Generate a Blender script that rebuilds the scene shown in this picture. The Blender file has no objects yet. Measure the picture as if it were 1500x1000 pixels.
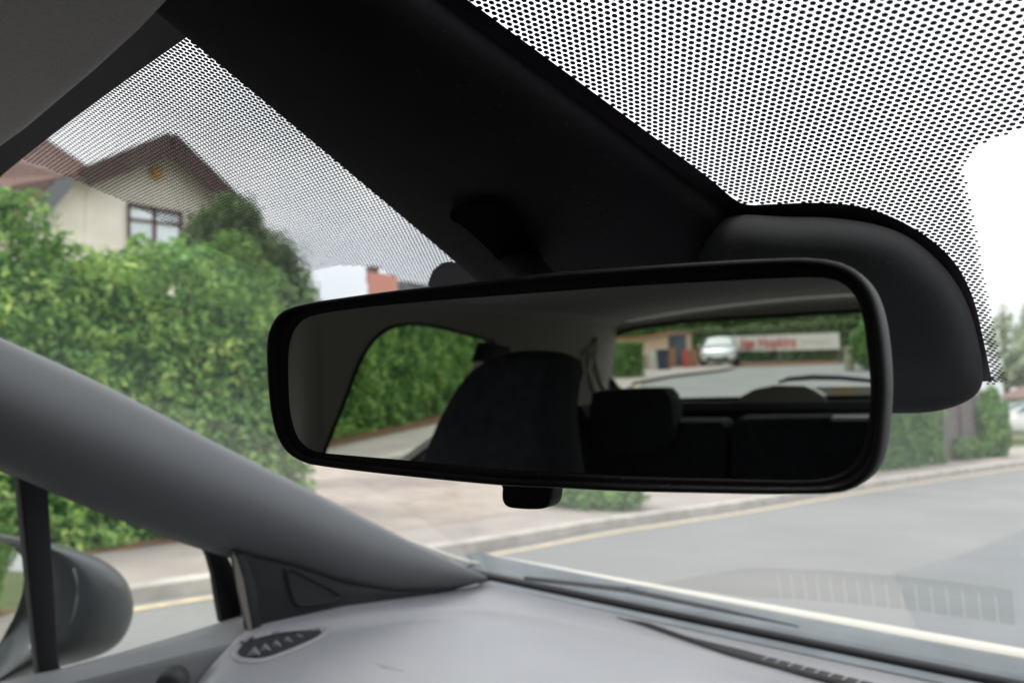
import bpy, bmesh, math, random
import numpy as np
from mathutils import Vector, Matrix
rnd = random.Random(7)
rng = np.random.default_rng(11)
sc = bpy.context.scene

# ------------------------------------------------------------------ camera, world, sun, exposure
FPX = 1180.0
YAW = math.radians(42.4)
PITCH = math.radians(4.6)
CAM = np.array([.25, -.21, 1.22])
cam_d = bpy.data.cameras.new('camera')
cam = bpy.data.objects.new('camera', cam_d)
sc.collection.objects.link(cam)
cam.location = CAM
cam.rotation_euler = (math.pi / 2 + PITCH, 0, YAW)
cam_d.sensor_width = 36
cam_d.lens = FPX / 1500 * 36
cam_d.clip_start = .01
cam_d.clip_end = 2000
cam_d.dof.use_dof = True
cam_d.dof.focus_distance = .34
cam_d.dof.aperture_fstop = 11.5
sc.camera = cam

SUN_EL, SUN_AZ = 52, 200
world = bpy.data.worlds.new('World')
sc.world = world
world.use_nodes = True
wn, wl = world.node_tree.nodes, world.node_tree.links
wn.clear()
w_out = wn.new('ShaderNodeOutputWorld')
w_bg = wn.new('ShaderNodeBackground'); w_bg.inputs['Strength'].default_value = .1
w_sky = wn.new('ShaderNodeTexSky'); w_sky.sky_type = 'NISHITA'; w_sky.sun_disc = False
w_sky.sun_elevation = math.radians(SUN_EL); w_sky.sun_rotation = math.radians(SUN_AZ)
w_tc = wn.new('ShaderNodeTexCoord')
w_map = wn.new('ShaderNodeMapping'); w_map.inputs['Scale'].default_value = (1, 1, 2.2)
w_noise = wn.new('ShaderNodeTexNoise'); w_noise.inputs['Scale'].default_value = 2.3; w_noise.inputs['Detail'].default_value = 6
w_ramp = wn.new('ShaderNodeValToRGB')
w_ramp.color_ramp.elements[0].position = .36; w_ramp.color_ramp.elements[0].color = (10.9, 11.3, 12.0, 1)
w_ramp.color_ramp.elements[1].position = .52; w_ramp.color_ramp.elements[1].color = (14.4, 14.4, 14.6, 1)
w_mix = wn.new('ShaderNodeMixRGB'); w_mix.inputs['Fac'].default_value = .9
wl.new(w_tc.outputs['Generated'], w_map.inputs['Vector'])
wl.new(w_map.outputs['Vector'], w_noise.inputs['Vector'])
wl.new(w_noise.outputs['Fac'], w_ramp.inputs['Fac'])
wl.new(w_sky.outputs['Color'], w_mix.inputs['Color1'])
wl.new(w_ramp.outputs['Color'], w_mix.inputs['Color2'])
# an overcast sky is about three times brighter overhead than at the horizon
w_sep = wn.new('ShaderNodeSeparateXYZ'); wl.new(w_tc.outputs['Generated'], w_sep.inputs[0])
w_el = wn.new('ShaderNodeMapRange'); w_el.inputs['From Min'].default_value = 0; w_el.inputs['From Max'].default_value = 1
w_el.inputs['To Min'].default_value = .36; w_el.inputs['To Max'].default_value = 1.0
wl.new(w_sep.outputs['Z'], w_el.inputs['Value'])
w_mul = wn.new('ShaderNodeVectorMath'); w_mul.operation = 'SCALE'
wl.new(w_mix.outputs['Color'], w_mul.inputs[0]); wl.new(w_el.outputs[0], w_mul.inputs['Scale'])
wl.new(w_mul.outputs['Vector'], w_bg.inputs['Color'])
wl.new(w_bg.outputs['Background'], w_out.inputs['Surface'])

sun_d = bpy.data.lights.new('sun', 'SUN')
sun = bpy.data.objects.new('sun', sun_d)
sc.collection.objects.link(sun)
sun_d.energy = 1.2; sun_d.angle = math.radians(14); sun_d.color = (1, .96, .9)
sun.rotation_euler = (math.radians(90 - SUN_EL), 0, math.radians(180 - SUN_AZ))

sc.view_settings.view_transform = 'Standard'
sc.view_settings.look = 'None'
sc.view_settings.gamma = 1
sc.view_settings.exposure = 1.3
sc.cycles.use_denoising = True
sc.cycles.max_bounces = 8
sc.cycles.diffuse_bounces = 4
sc.cycles.glossy_bounces = 4
sc.cycles.transparent_max_bounces = 12
sc.cycles.sample_clamp_indirect = 6

# ------------------------------------------------------------------ rays: a pixel of the 1500 x 1000 photograph into the place
_f = np.array([-math.sin(YAW) * math.cos(PITCH), math.cos(YAW) * math.cos(PITCH), math.sin(PITCH)])
_r = np.array([math.cos(YAW), math.sin(YAW), 0]); _u = np.cross(_r, _f)
def D(px, py):
    d = _f + _r * (px - 750) / FPX + _u * (500 - py) / FPX
    return d / np.linalg.norm(d)
def proj(p):
    q = np.asarray(p) - CAM
    z = q @ _f
    return 750 + FPX * (q @ _r) / z, 500 - FPX * (q @ _u) / z
def at(px, py, ax, v):
    d = D(px, py)
    return CAM + d * ((v - CAM[ax]) / d[ax])
MA, MT = math.radians(8.2), math.radians(2.35)
MN = np.array([math.sin(MA) * math.cos(MT), -math.cos(MA) * math.cos(MT), -math.sin(MT)])
MP = CAM + D(850, 550) * .285
def mir(px, py, off=0):
    d = D(px, py)
    return CAM + d * (((MP + MN * off - CAM) @ MN) / (d @ MN))
def RR(px, py):
    p = mir(px, py); d = D(px, py)
    return p, d - 2 * (d @ MN) * MN
def rat(px, py, ax, v):
    p, d = RR(px, py)
    return p + d * ((v - p[ax]) / d[ax])
def rpl(px, py, P0, N):
    p, d = RR(px, py)
    return p + d * (((np.array(P0) - p) @ np.array(N)) / (d @ np.array(N)))

def WS(x, s, h=0):      # the inner face of the windscreen; h metres into the cabin
    yt, zt = -.055, 1.385 - .10 * x * x - .9 * max(0, abs(x) - .34) ** 2
    yb, zb = .80 - .30 * x * x, .925 + .10 * x * x
    y = yt + (yb - yt) * s; z = zt + (zb - zt) * s + .055 * 4 * s * (1 - s)
    p = np.array([x, y, z])
    if h:
        L = math.hypot(yb - yt, zb - zt)
        p = p + np.array([-x * .15, (zb - zt) / L, -(yb - yt) / L]) * h
    return p
def onWS(px, py, h=0, full=False):
    d = D(px, py); v = np.array([-.1, .3, .5])
    for _ in range(25):
        r0 = WS(v[0], v[1], h) - CAM - d * v[2]
        if np.abs(r0).max() < 1e-7: break
        J = np.zeros((3, 3))
        for k in range(3):
            w = v.copy(); w[k] += 1e-5
            J[:, k] = (WS(w[0], w[1], h) - CAM - d * w[2] - r0) / 1e-5
        v = v - np.linalg.solve(J, r0)
    return (WS(v[0], v[1], h), v) if full else WS(v[0], v[1], h)

# ------------------------------------------------------------------ mesh helpers
def link(o, parent=None):
    sc.collection.objects.link(o)
    if parent is not None:
        o.parent = parent
        o.matrix_parent_inverse = parent.matrix_world.inverted() if False else Matrix.Translation(-Vector(ORG[parent.name]))
    return o
ORG = {}
def tag(o, label=None, cat=None, group=None, kind=None):
    if label: o['label'] = label
    if cat: o['category'] = cat
    if group: o['group'] = group
    if kind: o['kind'] = kind
    return o
def empty(name, loc=(0, 0, 0)):
    o = bpy.data.objects.new(name, None)
    sc.collection.objects.link(o); o.location = loc
    ORG[o.name] = tuple(loc); o.empty_display_size = .1
    return o
def mk(name, verts, faces, mat, parent=None, smooth=False, bevel=0, subsurf=0, solid=0, label=None, seg=2):
    me = bpy.data.meshes.new(name)
    me.from_pydata([tuple(map(float, v)) for v in verts], [], faces)
    me.update()
    bm = bmesh.new(); bm.from_mesh(me)
    bmesh.ops.recalc_face_normals(bm, faces=bm.faces)
    bm.to_mesh(me); bm.free()
    if smooth:
        me.polygons.foreach_set('use_smooth', [True] * len(me.polygons))
    for m in (mat if isinstance(mat, (list, tuple)) else [mat]): me.materials.append(m)
    o = bpy.data.objects.new(name, me)
    link(o, parent)
    ORG[o.name] = (0, 0, 0)
    if solid:
        m = o.modifiers.new('s', 'SOLIDIFY'); m.thickness = solid; m.offset = 0
    if bevel:
        m = o.modifiers.new('b', 'BEVEL'); m.width = bevel; m.segments = seg; m.limit_method = 'ANGLE'; m.angle_limit = math.radians(35)
        m.harden_normals = False
        me.polygons.foreach_set('use_smooth', [True] * len(me.polygons))
    if subsurf:
        m = o.modifiers.new('u', 'SUBSURF'); m.levels = subsurf; m.render_levels = subsurf
        me.polygons.foreach_set('use_smooth', [True] * len(me.polygons))
    if label: o['label'] = label
    return o
class MB:
    def __init__(self): self.v = []; self.f = []
    def add(self, v, f):
        n = len(self.v); self.v += [tuple(map(float, a)) for a in v]; self.f += [tuple(i + n for i in g) for g in f]; return self
    def box(self, c, s, rot=0, pitch=0):
        R = Matrix.Rotation(rot, 3, 'Z') @ Matrix.Rotation(pitch, 3, 'X')
        v = [Vector(c) + R @ Vector((a * s[0] / 2, b * s[1] / 2, e * s[2] / 2)) for a in (-1, 1) for b in (-1, 1) for e in (-1, 1)]
        return self.add(v, [(0, 1, 3, 2), (4, 6, 7, 5), (0, 4, 5, 1), (2, 3, 7, 6), (0, 2, 6, 4), (1, 5, 7, 3)])
    def prism(self, poly, off):
        poly = [np.array(p, float) for p in poly]; off = np.array(off, float); n = len(poly)
        self.add(poly + [p + off for p in poly], [tuple(range(n)), tuple(range(2 * n - 1, n - 1, -1))] + [(i, (i + 1) % n, (i + 1) % n + n, i + n) for i in range(n)])
        return self
    def grid(self, rows, closed=False, cap=False):
        n = len(rows[0]); v = [p for r in rows for p in r]; f = []
        for i in range(len(rows) - 1):
            for j in range(n if closed else n - 1):
                a = i * n + j; b = i * n + (j + 1) % n
                f.append((a, b, b + n, a + n))
        if cap: f += [tuple(range(n - 1, -1, -1)), tuple(range((len(rows) - 1) * n, len(rows) * n))]
        return self.add(v, f)
    def tube(self, pts, r, n=8, flat=1.0):
        pts = [Vector(p) for p in pts]; rows = []
        up = Vector((0, 0, 1))
        for i, p in enumerate(pts):
            t = (pts[min(i + 1, len(pts) - 1)] - pts[max(i - 1, 0)]).normalized()
            a = t.cross(up)
            if a.length < .05: a = t.cross(Vector((1, 0, 0)))
            a.normalize(); b = t.cross(a)
            rr = r[i] if isinstance(r, (list, tuple)) else r
            rows.append([p + a * math.cos(k * 2 * math.pi / n) * rr + b * math.sin(k * 2 * math.pi / n) * rr * flat for k in range(n)])
        return self.grid(rows, True, True)
    def mk(self, name, mat, parent=None, **k): return mk(name, self.v, self.f, mat, parent, **k)
def cr(pts, n=6, closed=False):      # Catmull-Rom through points
    P = [np.array(p, float) for p in pts]; m = len(P); out = []
    for i in range(m if closed else m - 1):
        if closed: a, b, c, d = P[i - 1], P[i], P[(i + 1) % m], P[(i + 2) % m]
        else: a, b, c, d = P[max(i - 1, 0)], P[i], P[i + 1], P[min(i + 2, m - 1)]
        for k in range(n):
            t = k / n
            out.append(.5 * (2 * b + (c - a) * t + (2 * a - 5 * b + 4 * c - d) * t * t + (3 * b - a - 3 * c + d) * t ** 3))
    if not closed: out.append(P[-1])
    return out
def resample(pts, n, closed=False):
    P = np.array(list(pts) + ([pts[0]] if closed else []), float)
    s = np.concatenate([[0], np.cumsum(np.linalg.norm(np.diff(P, axis=0), axis=1))])
    t = np.linspace(0, s[-1], n + (1 if closed else 0))[:n] if closed else np.linspace(0, s[-1], n)
    return [np.array([np.interp(a, s, P[:, k]) for k in range(P.shape[1])]) for a in t]
def holed(outer, holes):     # a flat panel with openings
    bm = bmesh.new(); edges = []
    for loop in [outer] + holes:
        vs = [bm.verts.new(tuple(map(float, p))) for p in loop]
        edges += [bm.edges.new((vs[i], vs[(i + 1) % len(vs)])) for i in range(len(vs))]
    bmesh.ops.triangle_fill(bm, edges=edges, use_beauty=True)
    v = [tuple(a.co) for a in bm.verts]; bm.verts.index_update()
    f = [tuple(a.index for a in g.verts) for g in bm.faces]; bm.free()
    return v, f
def inpoly(x, y, poly):
    c = False; n = len(poly)
    for i in range(n):
        x1, y1 = poly[i]; x2, y2 = poly[i - 1]
        if (y1 > y) != (y2 > y) and x < (x2 - x1) * (y - y1) / (y2 - y1) + x1: c = not c
    return c

# ------------------------------------------------------------------ materials
def dust_on(m, amount=.5, scale=260, thr=.055, big=True):
    nt = m.node_tree; N, L = nt.nodes, nt.links; b = N['Principled BSDF']
    tc = N.new('ShaderNodeTexCoord'); v = N.new('ShaderNodeTexVoronoi'); v.inputs['Scale'].default_value = scale; v.inputs['Randomness'].default_value = 1
    L.new(tc.outputs['Object'], v.inputs['Vector'])
    sm = N.new('ShaderNodeMapRange'); sm.inputs['From Min'].default_value = thr; sm.inputs['From Max'].default_value = thr * 2.2; sm.inputs['To Min'].default_value = 1; sm.inputs['To Max'].default_value = 0
    L.new(v.outputs['Distance'], sm.inputs['Value'])
    n = N.new('ShaderNodeTexNoise'); n.inputs['Scale'].default_value = 7; n.inputs['Detail'].default_value = 6; L.new(tc.outputs['Object'], n.inputs['Vector'])
    m2 = N.new('ShaderNodeMapRange'); m2.inputs['From Min'].default_value = .42; m2.inputs['From Max'].default_value = .75; L.new(n.outputs['Fac'], m2.inputs['Value'])
    mu = N.new('ShaderNodeMath'); mu.operation = 'MULTIPLY'; L.new(sm.outputs[0], mu.inputs[0]); L.new(m2.outputs[0], mu.inputs[1])
    a = N.new('ShaderNodeMath'); a.operation = 'MULTIPLY_ADD'; a.inputs[1].default_value = amount; L.new(mu.outputs[0], a.inputs[0])
    f = N.new('ShaderNodeMath'); f.operation = 'MULTIPLY'; f.inputs[1].default_value = amount * .12; L.new(m2.outputs[0], f.inputs[0]); L.new(f.outputs[0], a.inputs[2])
    mx = N.new('ShaderNodeMixRGB'); mx.inputs['Color2'].default_value = (.5, .49, .46, 1)
    src = b.inputs['Base Color'].links[0].from_socket if b.inputs['Base Color'].links else None
    if src: L.new(src, mx.inputs['Color1'])
    else: mx.inputs['Color1'].default_value = b.inputs['Base Color'].default_value
    L.new(a.outputs[0], mx.inputs['Fac']); L.new(mx.outputs[0], b.inputs['Base Color'])
    r = N.new('ShaderNodeMapRange'); r.inputs['To Min'].default_value = b.inputs['Roughness'].default_value - .05; r.inputs['To Max'].default_value = b.inputs['Roughness'].default_value + .14
    L.new(n.outputs['Fac'], r.inputs['Value']); L.new(r.outputs[0], b.inputs['Roughness'])
def mat(name, col, rough=.6, spec=.5, metal=0, var=0, vscale=5, bump=0, bscale=200, col2=None, detail=4, coat=0, sheen=0, stretch=None):
    m = bpy.data.materials.new(name); m.use_nodes = True
    nt = m.node_tree; N, L = nt.nodes, nt.links
    b = N['Principled BSDF']
    b.inputs['Base Color'].default_value = (*col, 1); b.inputs['Roughness'].default_value = rough
    b.inputs['Specular IOR Level'].default_value = spec; b.inputs['Metallic'].default_value = metal
    b.inputs['Coat Weight'].default_value = coat
    if sheen: b.inputs['Sheen Weight'].default_value = sheen
    tc = N.new('ShaderNodeTexCoord'); src = tc.outputs['Object']
    if stretch:
        mp = N.new('ShaderNodeMapping'); mp.inputs['Scale'].default_value = stretch; L.new(src, mp.inputs['Vector']); src = mp.outputs['Vector']
    if var or col2:
        n = N.new('ShaderNodeTexNoise'); n.inputs['Scale'].default_value = vscale; n.inputs['Detail'].default_value = detail
        L.new(src, n.inputs['Vector'])
        rp = N.new('ShaderNodeValToRGB'); c2 = col2 or tuple(max(0, c * (1 - var)) for c in col)
        c1 = col if col2 else tuple(min(1, c * (1 + var)) for c in col)
        rp.color_ramp.elements[0].position = .32; rp.color_ramp.elements[1].position = .68
        rp.color_ramp.elements[0].color = (*c2, 1); rp.color_ramp.elements[1].color = (*c1, 1)
        L.new(n.outputs['Fac'], rp.inputs['Fac']); L.new(rp.outputs['Color'], b.inputs['Base Color'])
    if bump:
        n2 = N.new('ShaderNodeTexNoise'); n2.inputs['Scale'].default_value = bscale; n2.inputs['Detail'].default_value = 3
        L.new(src, n2.inputs['Vector'])
        bp = N.new('ShaderNodeBump'); bp.inputs['Strength'].default_value = bump; bp.inputs['Distance'].default_value = .001
        L.new(n2.outputs['Fac'], bp.inputs['Height']); L.new(bp.outputs['Normal'], b.inputs['Normal'])
    return m
def glass_mat(name, tint=(1, 1, 1), f0=.05, k=1.0, dust=.0):
    m = bpy.data.materials.new(name); m.use_nodes = True
    nt = m.node_tree; N, L = nt.nodes, nt.links; N.clear()
    out = N.new('ShaderNodeOutputMaterial'); tr = N.new('ShaderNodeBsdfTransparent'); tr.inputs['Color'].default_value = (*tint, 1)
    gl = N.new('ShaderNodeBsdfGlossy'); gl.inputs['Roughness'].default_value = .0
    geo = N.new('ShaderNodeNewGeometry'); dt = N.new('ShaderNodeVectorMath'); dt.operation = 'DOT_PRODUCT'
    L.new(geo.outputs['Normal'], dt.inputs[0]); L.new(geo.outputs['Incoming'], dt.inputs[1])
    def mth(op, a, b=None):
        n = N.new('ShaderNodeMath'); n.operation = op
        for i, v in enumerate((a, b)):
            if v is None: continue
            if isinstance(v, (int, float)): n.inputs[i].default_value = v
            else: L.new(v, n.inputs[i])
        return n.outputs[0]
    c = mth('ABSOLUTE', dt.outputs['Value'])
    p5 = mth('POWER', mth('SUBTRACT', 1.0, c), 5.0)
    F = mth('ADD', mth('MULTIPLY', p5, (1 - f0) * k), f0 * k)
    mx = N.new('ShaderNodeMixShader'); L.new(F, mx.inputs[0]); L.new(tr.outputs[0], mx.inputs[1]); L.new(gl.outputs[0], mx.inputs[2])
    last = mx.outputs[0]
    if dust:
        df = N.new('ShaderNodeBsdfDiffuse'); df.inputs['Color'].default_value = (.7, .7, .68, 1)
        tl = N.new('ShaderNodeBsdfTranslucent'); tl.inputs['Color'].default_value = (.7, .7, .68, 1)
        ad = N.new('ShaderNodeMixShader'); L.new(df.outputs[0], ad.inputs[1]); L.new(tl.outputs[0], ad.inputs[2])
        tc = N.new('ShaderNodeTexCoord'); no = N.new('ShaderNodeTexNoise'); no.inputs['Scale'].default_value = 9; no.inputs['Detail'].default_value = 8
        L.new(tc.outputs['Object'], no.inputs['Vector'])
        fa = mth('ADD', mth('MULTIPLY', no.outputs['Fac'], dust * .5), dust * .7)
        m2 = N.new('ShaderNodeMixShader'); L.new(fa, m2.inputs[0]); L.new(last, m2.inputs[1]); L.new(ad.outputs[0], m2.inputs[2])
        last = m2.outputs[0]
    L.new(last, out.inputs['Surface'])
    return m
def leaf_mat(name, dark, mid, light, trans=.35):
    m = bpy.data.materials.new(name); m.use_nodes = True
    nt = m.node_tree; N, L = nt.nodes, nt.links; N.clear()
    out = N.new('ShaderNodeOutputMaterial')
    at_ = N.new('ShaderNodeAttribute'); at_.attribute_name = 'leaf'
    rp = N.new('ShaderNodeValToRGB'); e = rp.color_ramp.elements
    e[0].position = 0; e[0].color = (*dark, 1); e[1].position = 1; e[1].color = (*light, 1)
    k = e.new(.5); k.color = (*mid, 1)
    L.new(at_.outputs['Fac'], rp.inputs['Fac'])
    b = N.new('ShaderNodeBsdfPrincipled'); b.inputs['Roughness'].default_value = .42; b.inputs['Specular IOR Level'].default_value = .5
    tl = N.new('ShaderNodeBsdfTranslucent')
    L.new(rp.outputs['Color'], b.inputs['Base Color']); L.new(rp.outputs['Color'], tl.inputs['Color'])
    mx = N.new('ShaderNodeMixShader'); mx.inputs[0].default_value = trans
    L.new(b.outputs[0], mx.inputs[1]); L.new(tl.outputs[0], mx.inputs[2]); L.new(mx.outputs[0], out.inputs['Surface'])
    return m

M = {}
M['dash'] = mat('dash_plastic', (.155, .156, .168), .44, .7, var=.04, vscale=6, bump=.6, bscale=700)
M['trim_grey'] = mat('pillar_plastic', (.104, .107, .114), .6, .3, bump=.2, bscale=900)
M['trim_dark'] = mat('dark_plastic', (.012, .012, .014), .65, .2, bump=.2, bscale=900)
M['black'] = mat('black_rubber', (.010, .010, .012), .6, .3)
M['gloss_black'] = mat('satin_black_plastic', (.005, .005, .006), .42, .10, bump=.05, bscale=500)
M['cover'] = mat('cover_plastic', (.006, .006, .008), .7, .12, bump=.15, bscale=900)
M['cover2'] = mat('sensor_cover_plastic', (.030, .031, .032), .75, .08, bump=.15, bscale=900)
M['frit'] = mat('frit_enamel', (.026, .018, .026), .5, .3)
M['fabric'] = mat('headliner_fabric', (.40, .375, .34), .95, .1, var=.06, vscale=300, bump=.9, bscale=1500, sheen=.3)
M['seat'] = mat('seat_fabric', (.032, .034, .040), .85, .2, var=.2, vscale=60, bump=.5, bscale=900)
M['seat_edge'] = mat('seat_piping', (.07, .065, .06), .8, .2)
M['trim_beige'] = mat('rear_pillar_trim', (.34, .32, .285), .8, .2, bump=.3, bscale=800)
M['cream'] = mat('cream_car_paint', (.42, .41, .36), .45, .2)
M['cowl'] = mat('cowl_plastic', (.060, .072, .080), .5, .4, var=.2, vscale=14, bump=.2, bscale=300)
M['teal_grey'] = mat('mirror_housing_paint', (.012, .017, .020), .42, .3, coat=.15, bump=.02, bscale=300)
M['glass'] = glass_mat('windscreen_glass', (.95, .97, .96), .05, 1.6, dust=.012)
M['side_glass'] = glass_mat('side_window_glass', (.92, .95, .93), .05, 1.0, dust=.006)
mm = mat('mirror_silver', (.56, .59, .565), .0, .5, metal=1); M['mirror'] = mm
M['grille'] = mat('speaker_mesh', (.014, .014, .016), .7, .3, bump=1, bscale=1400)
M['sand'] = mat('pale_gap_trim', (.13, .12, .105), .6, .3)

for k_, am in (('dash', .45), ('trim_grey', .3), ('cover', .18), ('cover2', .22), ('gloss_black', .15), ('teal_grey', .08), ('cowl', .5), ('trim_dark', .2)): dust_on(M[k_], am)
# ==================================================================== THE CAR
car = tag(empty('car'), 'cream hatchback seen from its own front seat, grey dashboard, black trim and dotted windscreen', 'car')

# windscreen glass, printed dots and band
NX, NS = 40, 24
g = MB().grid([[WS(-.74 + 1.48 * i / NX, -.05 + 1.07 * j / NS) for i in range(NX + 1)] for j in range(NS + 1)])
wsg = g.mk('windscreen', M['glass'], car, smooth=True)

left_low = [(-400, 120), (-60, 262), (0, 243), (30, 234), (67, 245), (117, 267), (187, 298), (260, 334), (320, 368), (375, 393), (430, 401), (500, 389), (552, 391), (580, 408), (604, 421), (640, 440)]
dots_L = left_low + [(700, 440), (700, 415), (265, 61), (50, 205), (0, 239), (-60, 280), (-400, 500)]
left_zone = [(265, 61), (152, 136), (50, 206), (0, 240), (-45, 268)] + left_low[4:] + [(700, 460), (760, 460)]
left_zone = [(265, 61), (152, 136), (50, 206), (0, 240), (30, 234), (67, 245), (117, 267), (187, 298), (260, 334), (320, 368), (375, 393), (430, 401), (500, 389), (552, 391), (580, 408), (604, 421), (640, 440), (800, 500), (800, 416), (330, 40)]
right_fade = [(1900, 100), (1500, 188), (1462, 200), (1432, 214), (1412, 240), (1416, 270), (1425, 310), (1445, 420), (1462, 510), (1473, 556), (1460, 562), (1440, 562)]
band_out = [(560, -92), (685, 0), (984, 220), (1040, 262), (1085, 297), (1130, 299), (1200, 297), (1270, 305), (1340, 335), (1395, 380), (1425, 435), (1441, 500), (1452, 552)]
right_zone = right_fade + list(reversed(band_out)) + [(560, -420), (1900, -420)]
bandpoly = band_out + [(1442, 556), (1300, 500), (1000, 380), (760, 190), (500, -60)]
PITCHD = .0030
fadeL = [onWS(*p) for p in left_low[3:16]]
fadeR = [onWS(*p) for p in right_fade]
def near(P, poly):
    A = np.array(poly[:-1]); B = np.array(poly[1:]); d = B - A
    t = np.clip(((P - A) * d).sum(1) / (d * d).sum(1), 0, 1)
    return np.linalg.norm(A + d * t[:, None] - P, axis=1).min()
dv, df_ = [], []
slen = math.hypot(.855, .46)
row = 0; s = -.03
S_L = onWS(0, 243, 0, True)[1][1]; S_R = onWS(1490, 190, 0, True)[1][1]
ND = 10
cs = [(math.cos(2 * math.pi * k / ND), math.sin(2 * math.pi * k / ND)) for k in range(ND)]
while s < .62:
    x = -.66 + (PITCHD / 2 if row % 2 else 0)
    while x < .66:
        P = WS(x, s, .0008); px, py = proj(P)
        q = P - CAM
        infront = q @ _f > .02
        seen = infront and -40 < px < 1560 and -60 < py < 700
        if seen: zl, zr = inpoly(px, py, left_zone), inpoly(px, py, right_zone)
        else:    # the print carries on across the glass outside the photograph
            zl = x < -.2 and s < S_L; zr = x > -.02 and s < S_R and not (infront and py > 100 and px < 1500)
        if zl or zr:
            if True:
                dd = near(P, fadeL if zl else fadeR) if seen else ((S_L if zl else S_R) - s) * slen
                if zl: rad = PITCHD * (.22 + .11 * min(1, dd / .004) + .10 * min(1, dd / .15))
                else: rad = PITCHD * (.22 + .18 * min(1, dd / .003)) * (1 - .10 * min(1, max(0, x) / .2) * (1 if s < .35 else 0))
                Tx = WS(x + .001, s, .0008) - P; Tx /= np.linalg.norm(Tx)
                Ts = WS(x, s + .001, .0008) - P; Ts /= np.linalg.norm(Ts)
                n0 = len(dv)
                for c, sn in cs: dv.append(P + (Tx * c + Ts * sn) * rad)
                df_.append(tuple(range(n0, n0 + ND)))
        x += PITCHD
    s += PITCHD * .866 / slen; row += 1
print('frit dots', len(df_))
dots = mk('frit_dots', dv, df_, M['frit'], wsg)
# solid band round the cover
def wsrow(pts, h): return [onWS(px, py, h) for px, py in pts]
bo = cr(band_out, 4)
bi = [np.array(p) + np.array((-60, 60)) * 1.0 for p in bo]
for i, p in enumerate(bi):
    if p[0] > 1020: bi[i] = np.array((min(p[0], 1380), min(510, max(p[1], 350))))
bi = [p + np.array((0, 0)) for p in bi]
bv, bf = [], []
for a, b in zip(bo, bi):
    bv += [onWS(*a, .0012), onWS(*b, .0012)]
for i in range(len(bo) - 1): bf.append((2 * i, 2 * i + 1, 2 * i + 3, 2 * i + 2))
# strip along the top edge of the glass: flat print from the headliner down to the dots
topx = [(-.66 + i * .04) for i in range(34)]
s0 = onWS(265, 61, .001, True)[1][1]
for i in range(len(topx) - 1):
    n0 = len(bv)
    for xx in topx[i:i + 2]: bv += [WS(xx, -.05, .0012), WS(xx, s0 if xx < -.10 else min(s0, .012), .0012)]
    bf.append((n0, n0 + 1, n0 + 3, n0 + 2))
mk('frit_band', bv, bf, M['frit'], wsg)
print('s0', s0)
# small solid print beside the mirror foot and at the tip of the sensor cover
mb = MB()
mb.prism(wsrow(cr([(660, 384), (640, 392), (632, 402), (632, 425), (700, 430), (760, 430), (720, 400)], 3, True), .0014), (0, 0, .0004))
mb.mk('frit_patch', M['frit'], wsg); mb = MB()
mb.prism(wsrow([(1441, 500), (1452, 552), (1458, 557), (1440, 559), (1425, 540), (1430, 500)], .0014), (0, 0, .0004))
mb.mk('frit_patch', M['frit'], wsg)
# rubber seal along the bottom of the glass
mb = MB()
mb.tube([WS(-.70 + 1.4 * i / 40, .992, .002) for i in range(41)], .0058, 8)
mb.mk('seal', M['black'], wsg, smooth=True)

# mirror cover: long tapering shroud below the roof edge
Rr = [(430, -160), (540, -78), (645, 0), (800, 113), (948, 220), (1020, 274), (1078, 318), (1100, 380), (1110, 450)]
Cc = [(330, -130), (440, -50), (545, 30), (690, 150), (835, 270), (910, 330), (975, 385), (1010, 430), (1030, 480)]
Ll = [(60, -108), (150, -34), (235, 38), (375, 152), (520, 272), (590, 330), (656, 386), (690, 416), (730, 450)]
rows = []
for a, c, l in zip(Rr, Cc, Ll):
    R0 = onWS(*a, .002)
    m1 = onWS(*((np.array(a) * .8 + np.array(c) * .2)), .014)
    C0 = onWS(*c, .026)
    m2 = onWS(*((np.array(c) * .55 + np.array(l) * .45)), .031)
    m3 = onWS(*((np.array(c) * .12 + np.array(l) * .88)), .026)
    L0, v = onWS(*l, .018, True)
    L1 = WS(v[0] - .004, v[1], .001)
    rows.append([R0, m1, C0, m2, m3, L0, L1])
cover = MB().grid(rows).mk('mirror_cover', M['cover'], car, subsurf=2, label='long black plastic cover running down from the roof to the mirror')
# slot for the mirror arm: flat near-black plate puts in the recess shade
slot = [(665, 305), (690, 298), (725, 297), (750, 310), (775, 345), (792, 375), (795, 405), (755, 405), (715, 365), (682, 335), (660, 320)]
mb = MB(); sp = cr(slot, 3, True)
mb.prism([onWS(*p, .0325) for p in sp], (0, 0, .0005))
mb.mk('arm_slot_shade', mat('slot_shade_black', (.002, .002, .002), .9, .02), cover)

# sensor cover bulb
Oo = [(1060, 316), (1150, 316), (1215, 317), (1285, 327), (1340, 350), (1390, 395), (1420, 445), (1436, 500), (1443, 540), (1442, 562), (1433, 579), (1413, 592), (1387, 601), (1355, 606), (1301, 607), (1200, 607), (1080, 600), (980, 560), (960, 450), (1000, 370)]
hh = [.003] * 9 + [.006, .012, .018, .022, .024, .025, .025, .025, .02, .01, .004]
Oc = cr([(p[0], p[1], h) for p, h in zip(Oo, hh)], 3, True)
cen = np.array((1190, 450.))
rows = [[onWS(p[0], p[1], .001) for p in Oc], [onWS(p[0], p[1], p[2]) for p in Oc]]
for k, hk in ((.93, .016), (.84, .026), (.66, .033), (.4, .037), (.1, .038)):
    rows.append([onWS(*(cen + (p[:2] - cen) * k), max(hk, p[2] + .002 * (1 - k) * 10)) for p in Oc])
MB().grid(rows, True, True).mk('sensor_cover', M['cover2'], cover, subsurf=1, label='dark grey rounded sensor cover behind the mirror')

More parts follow.
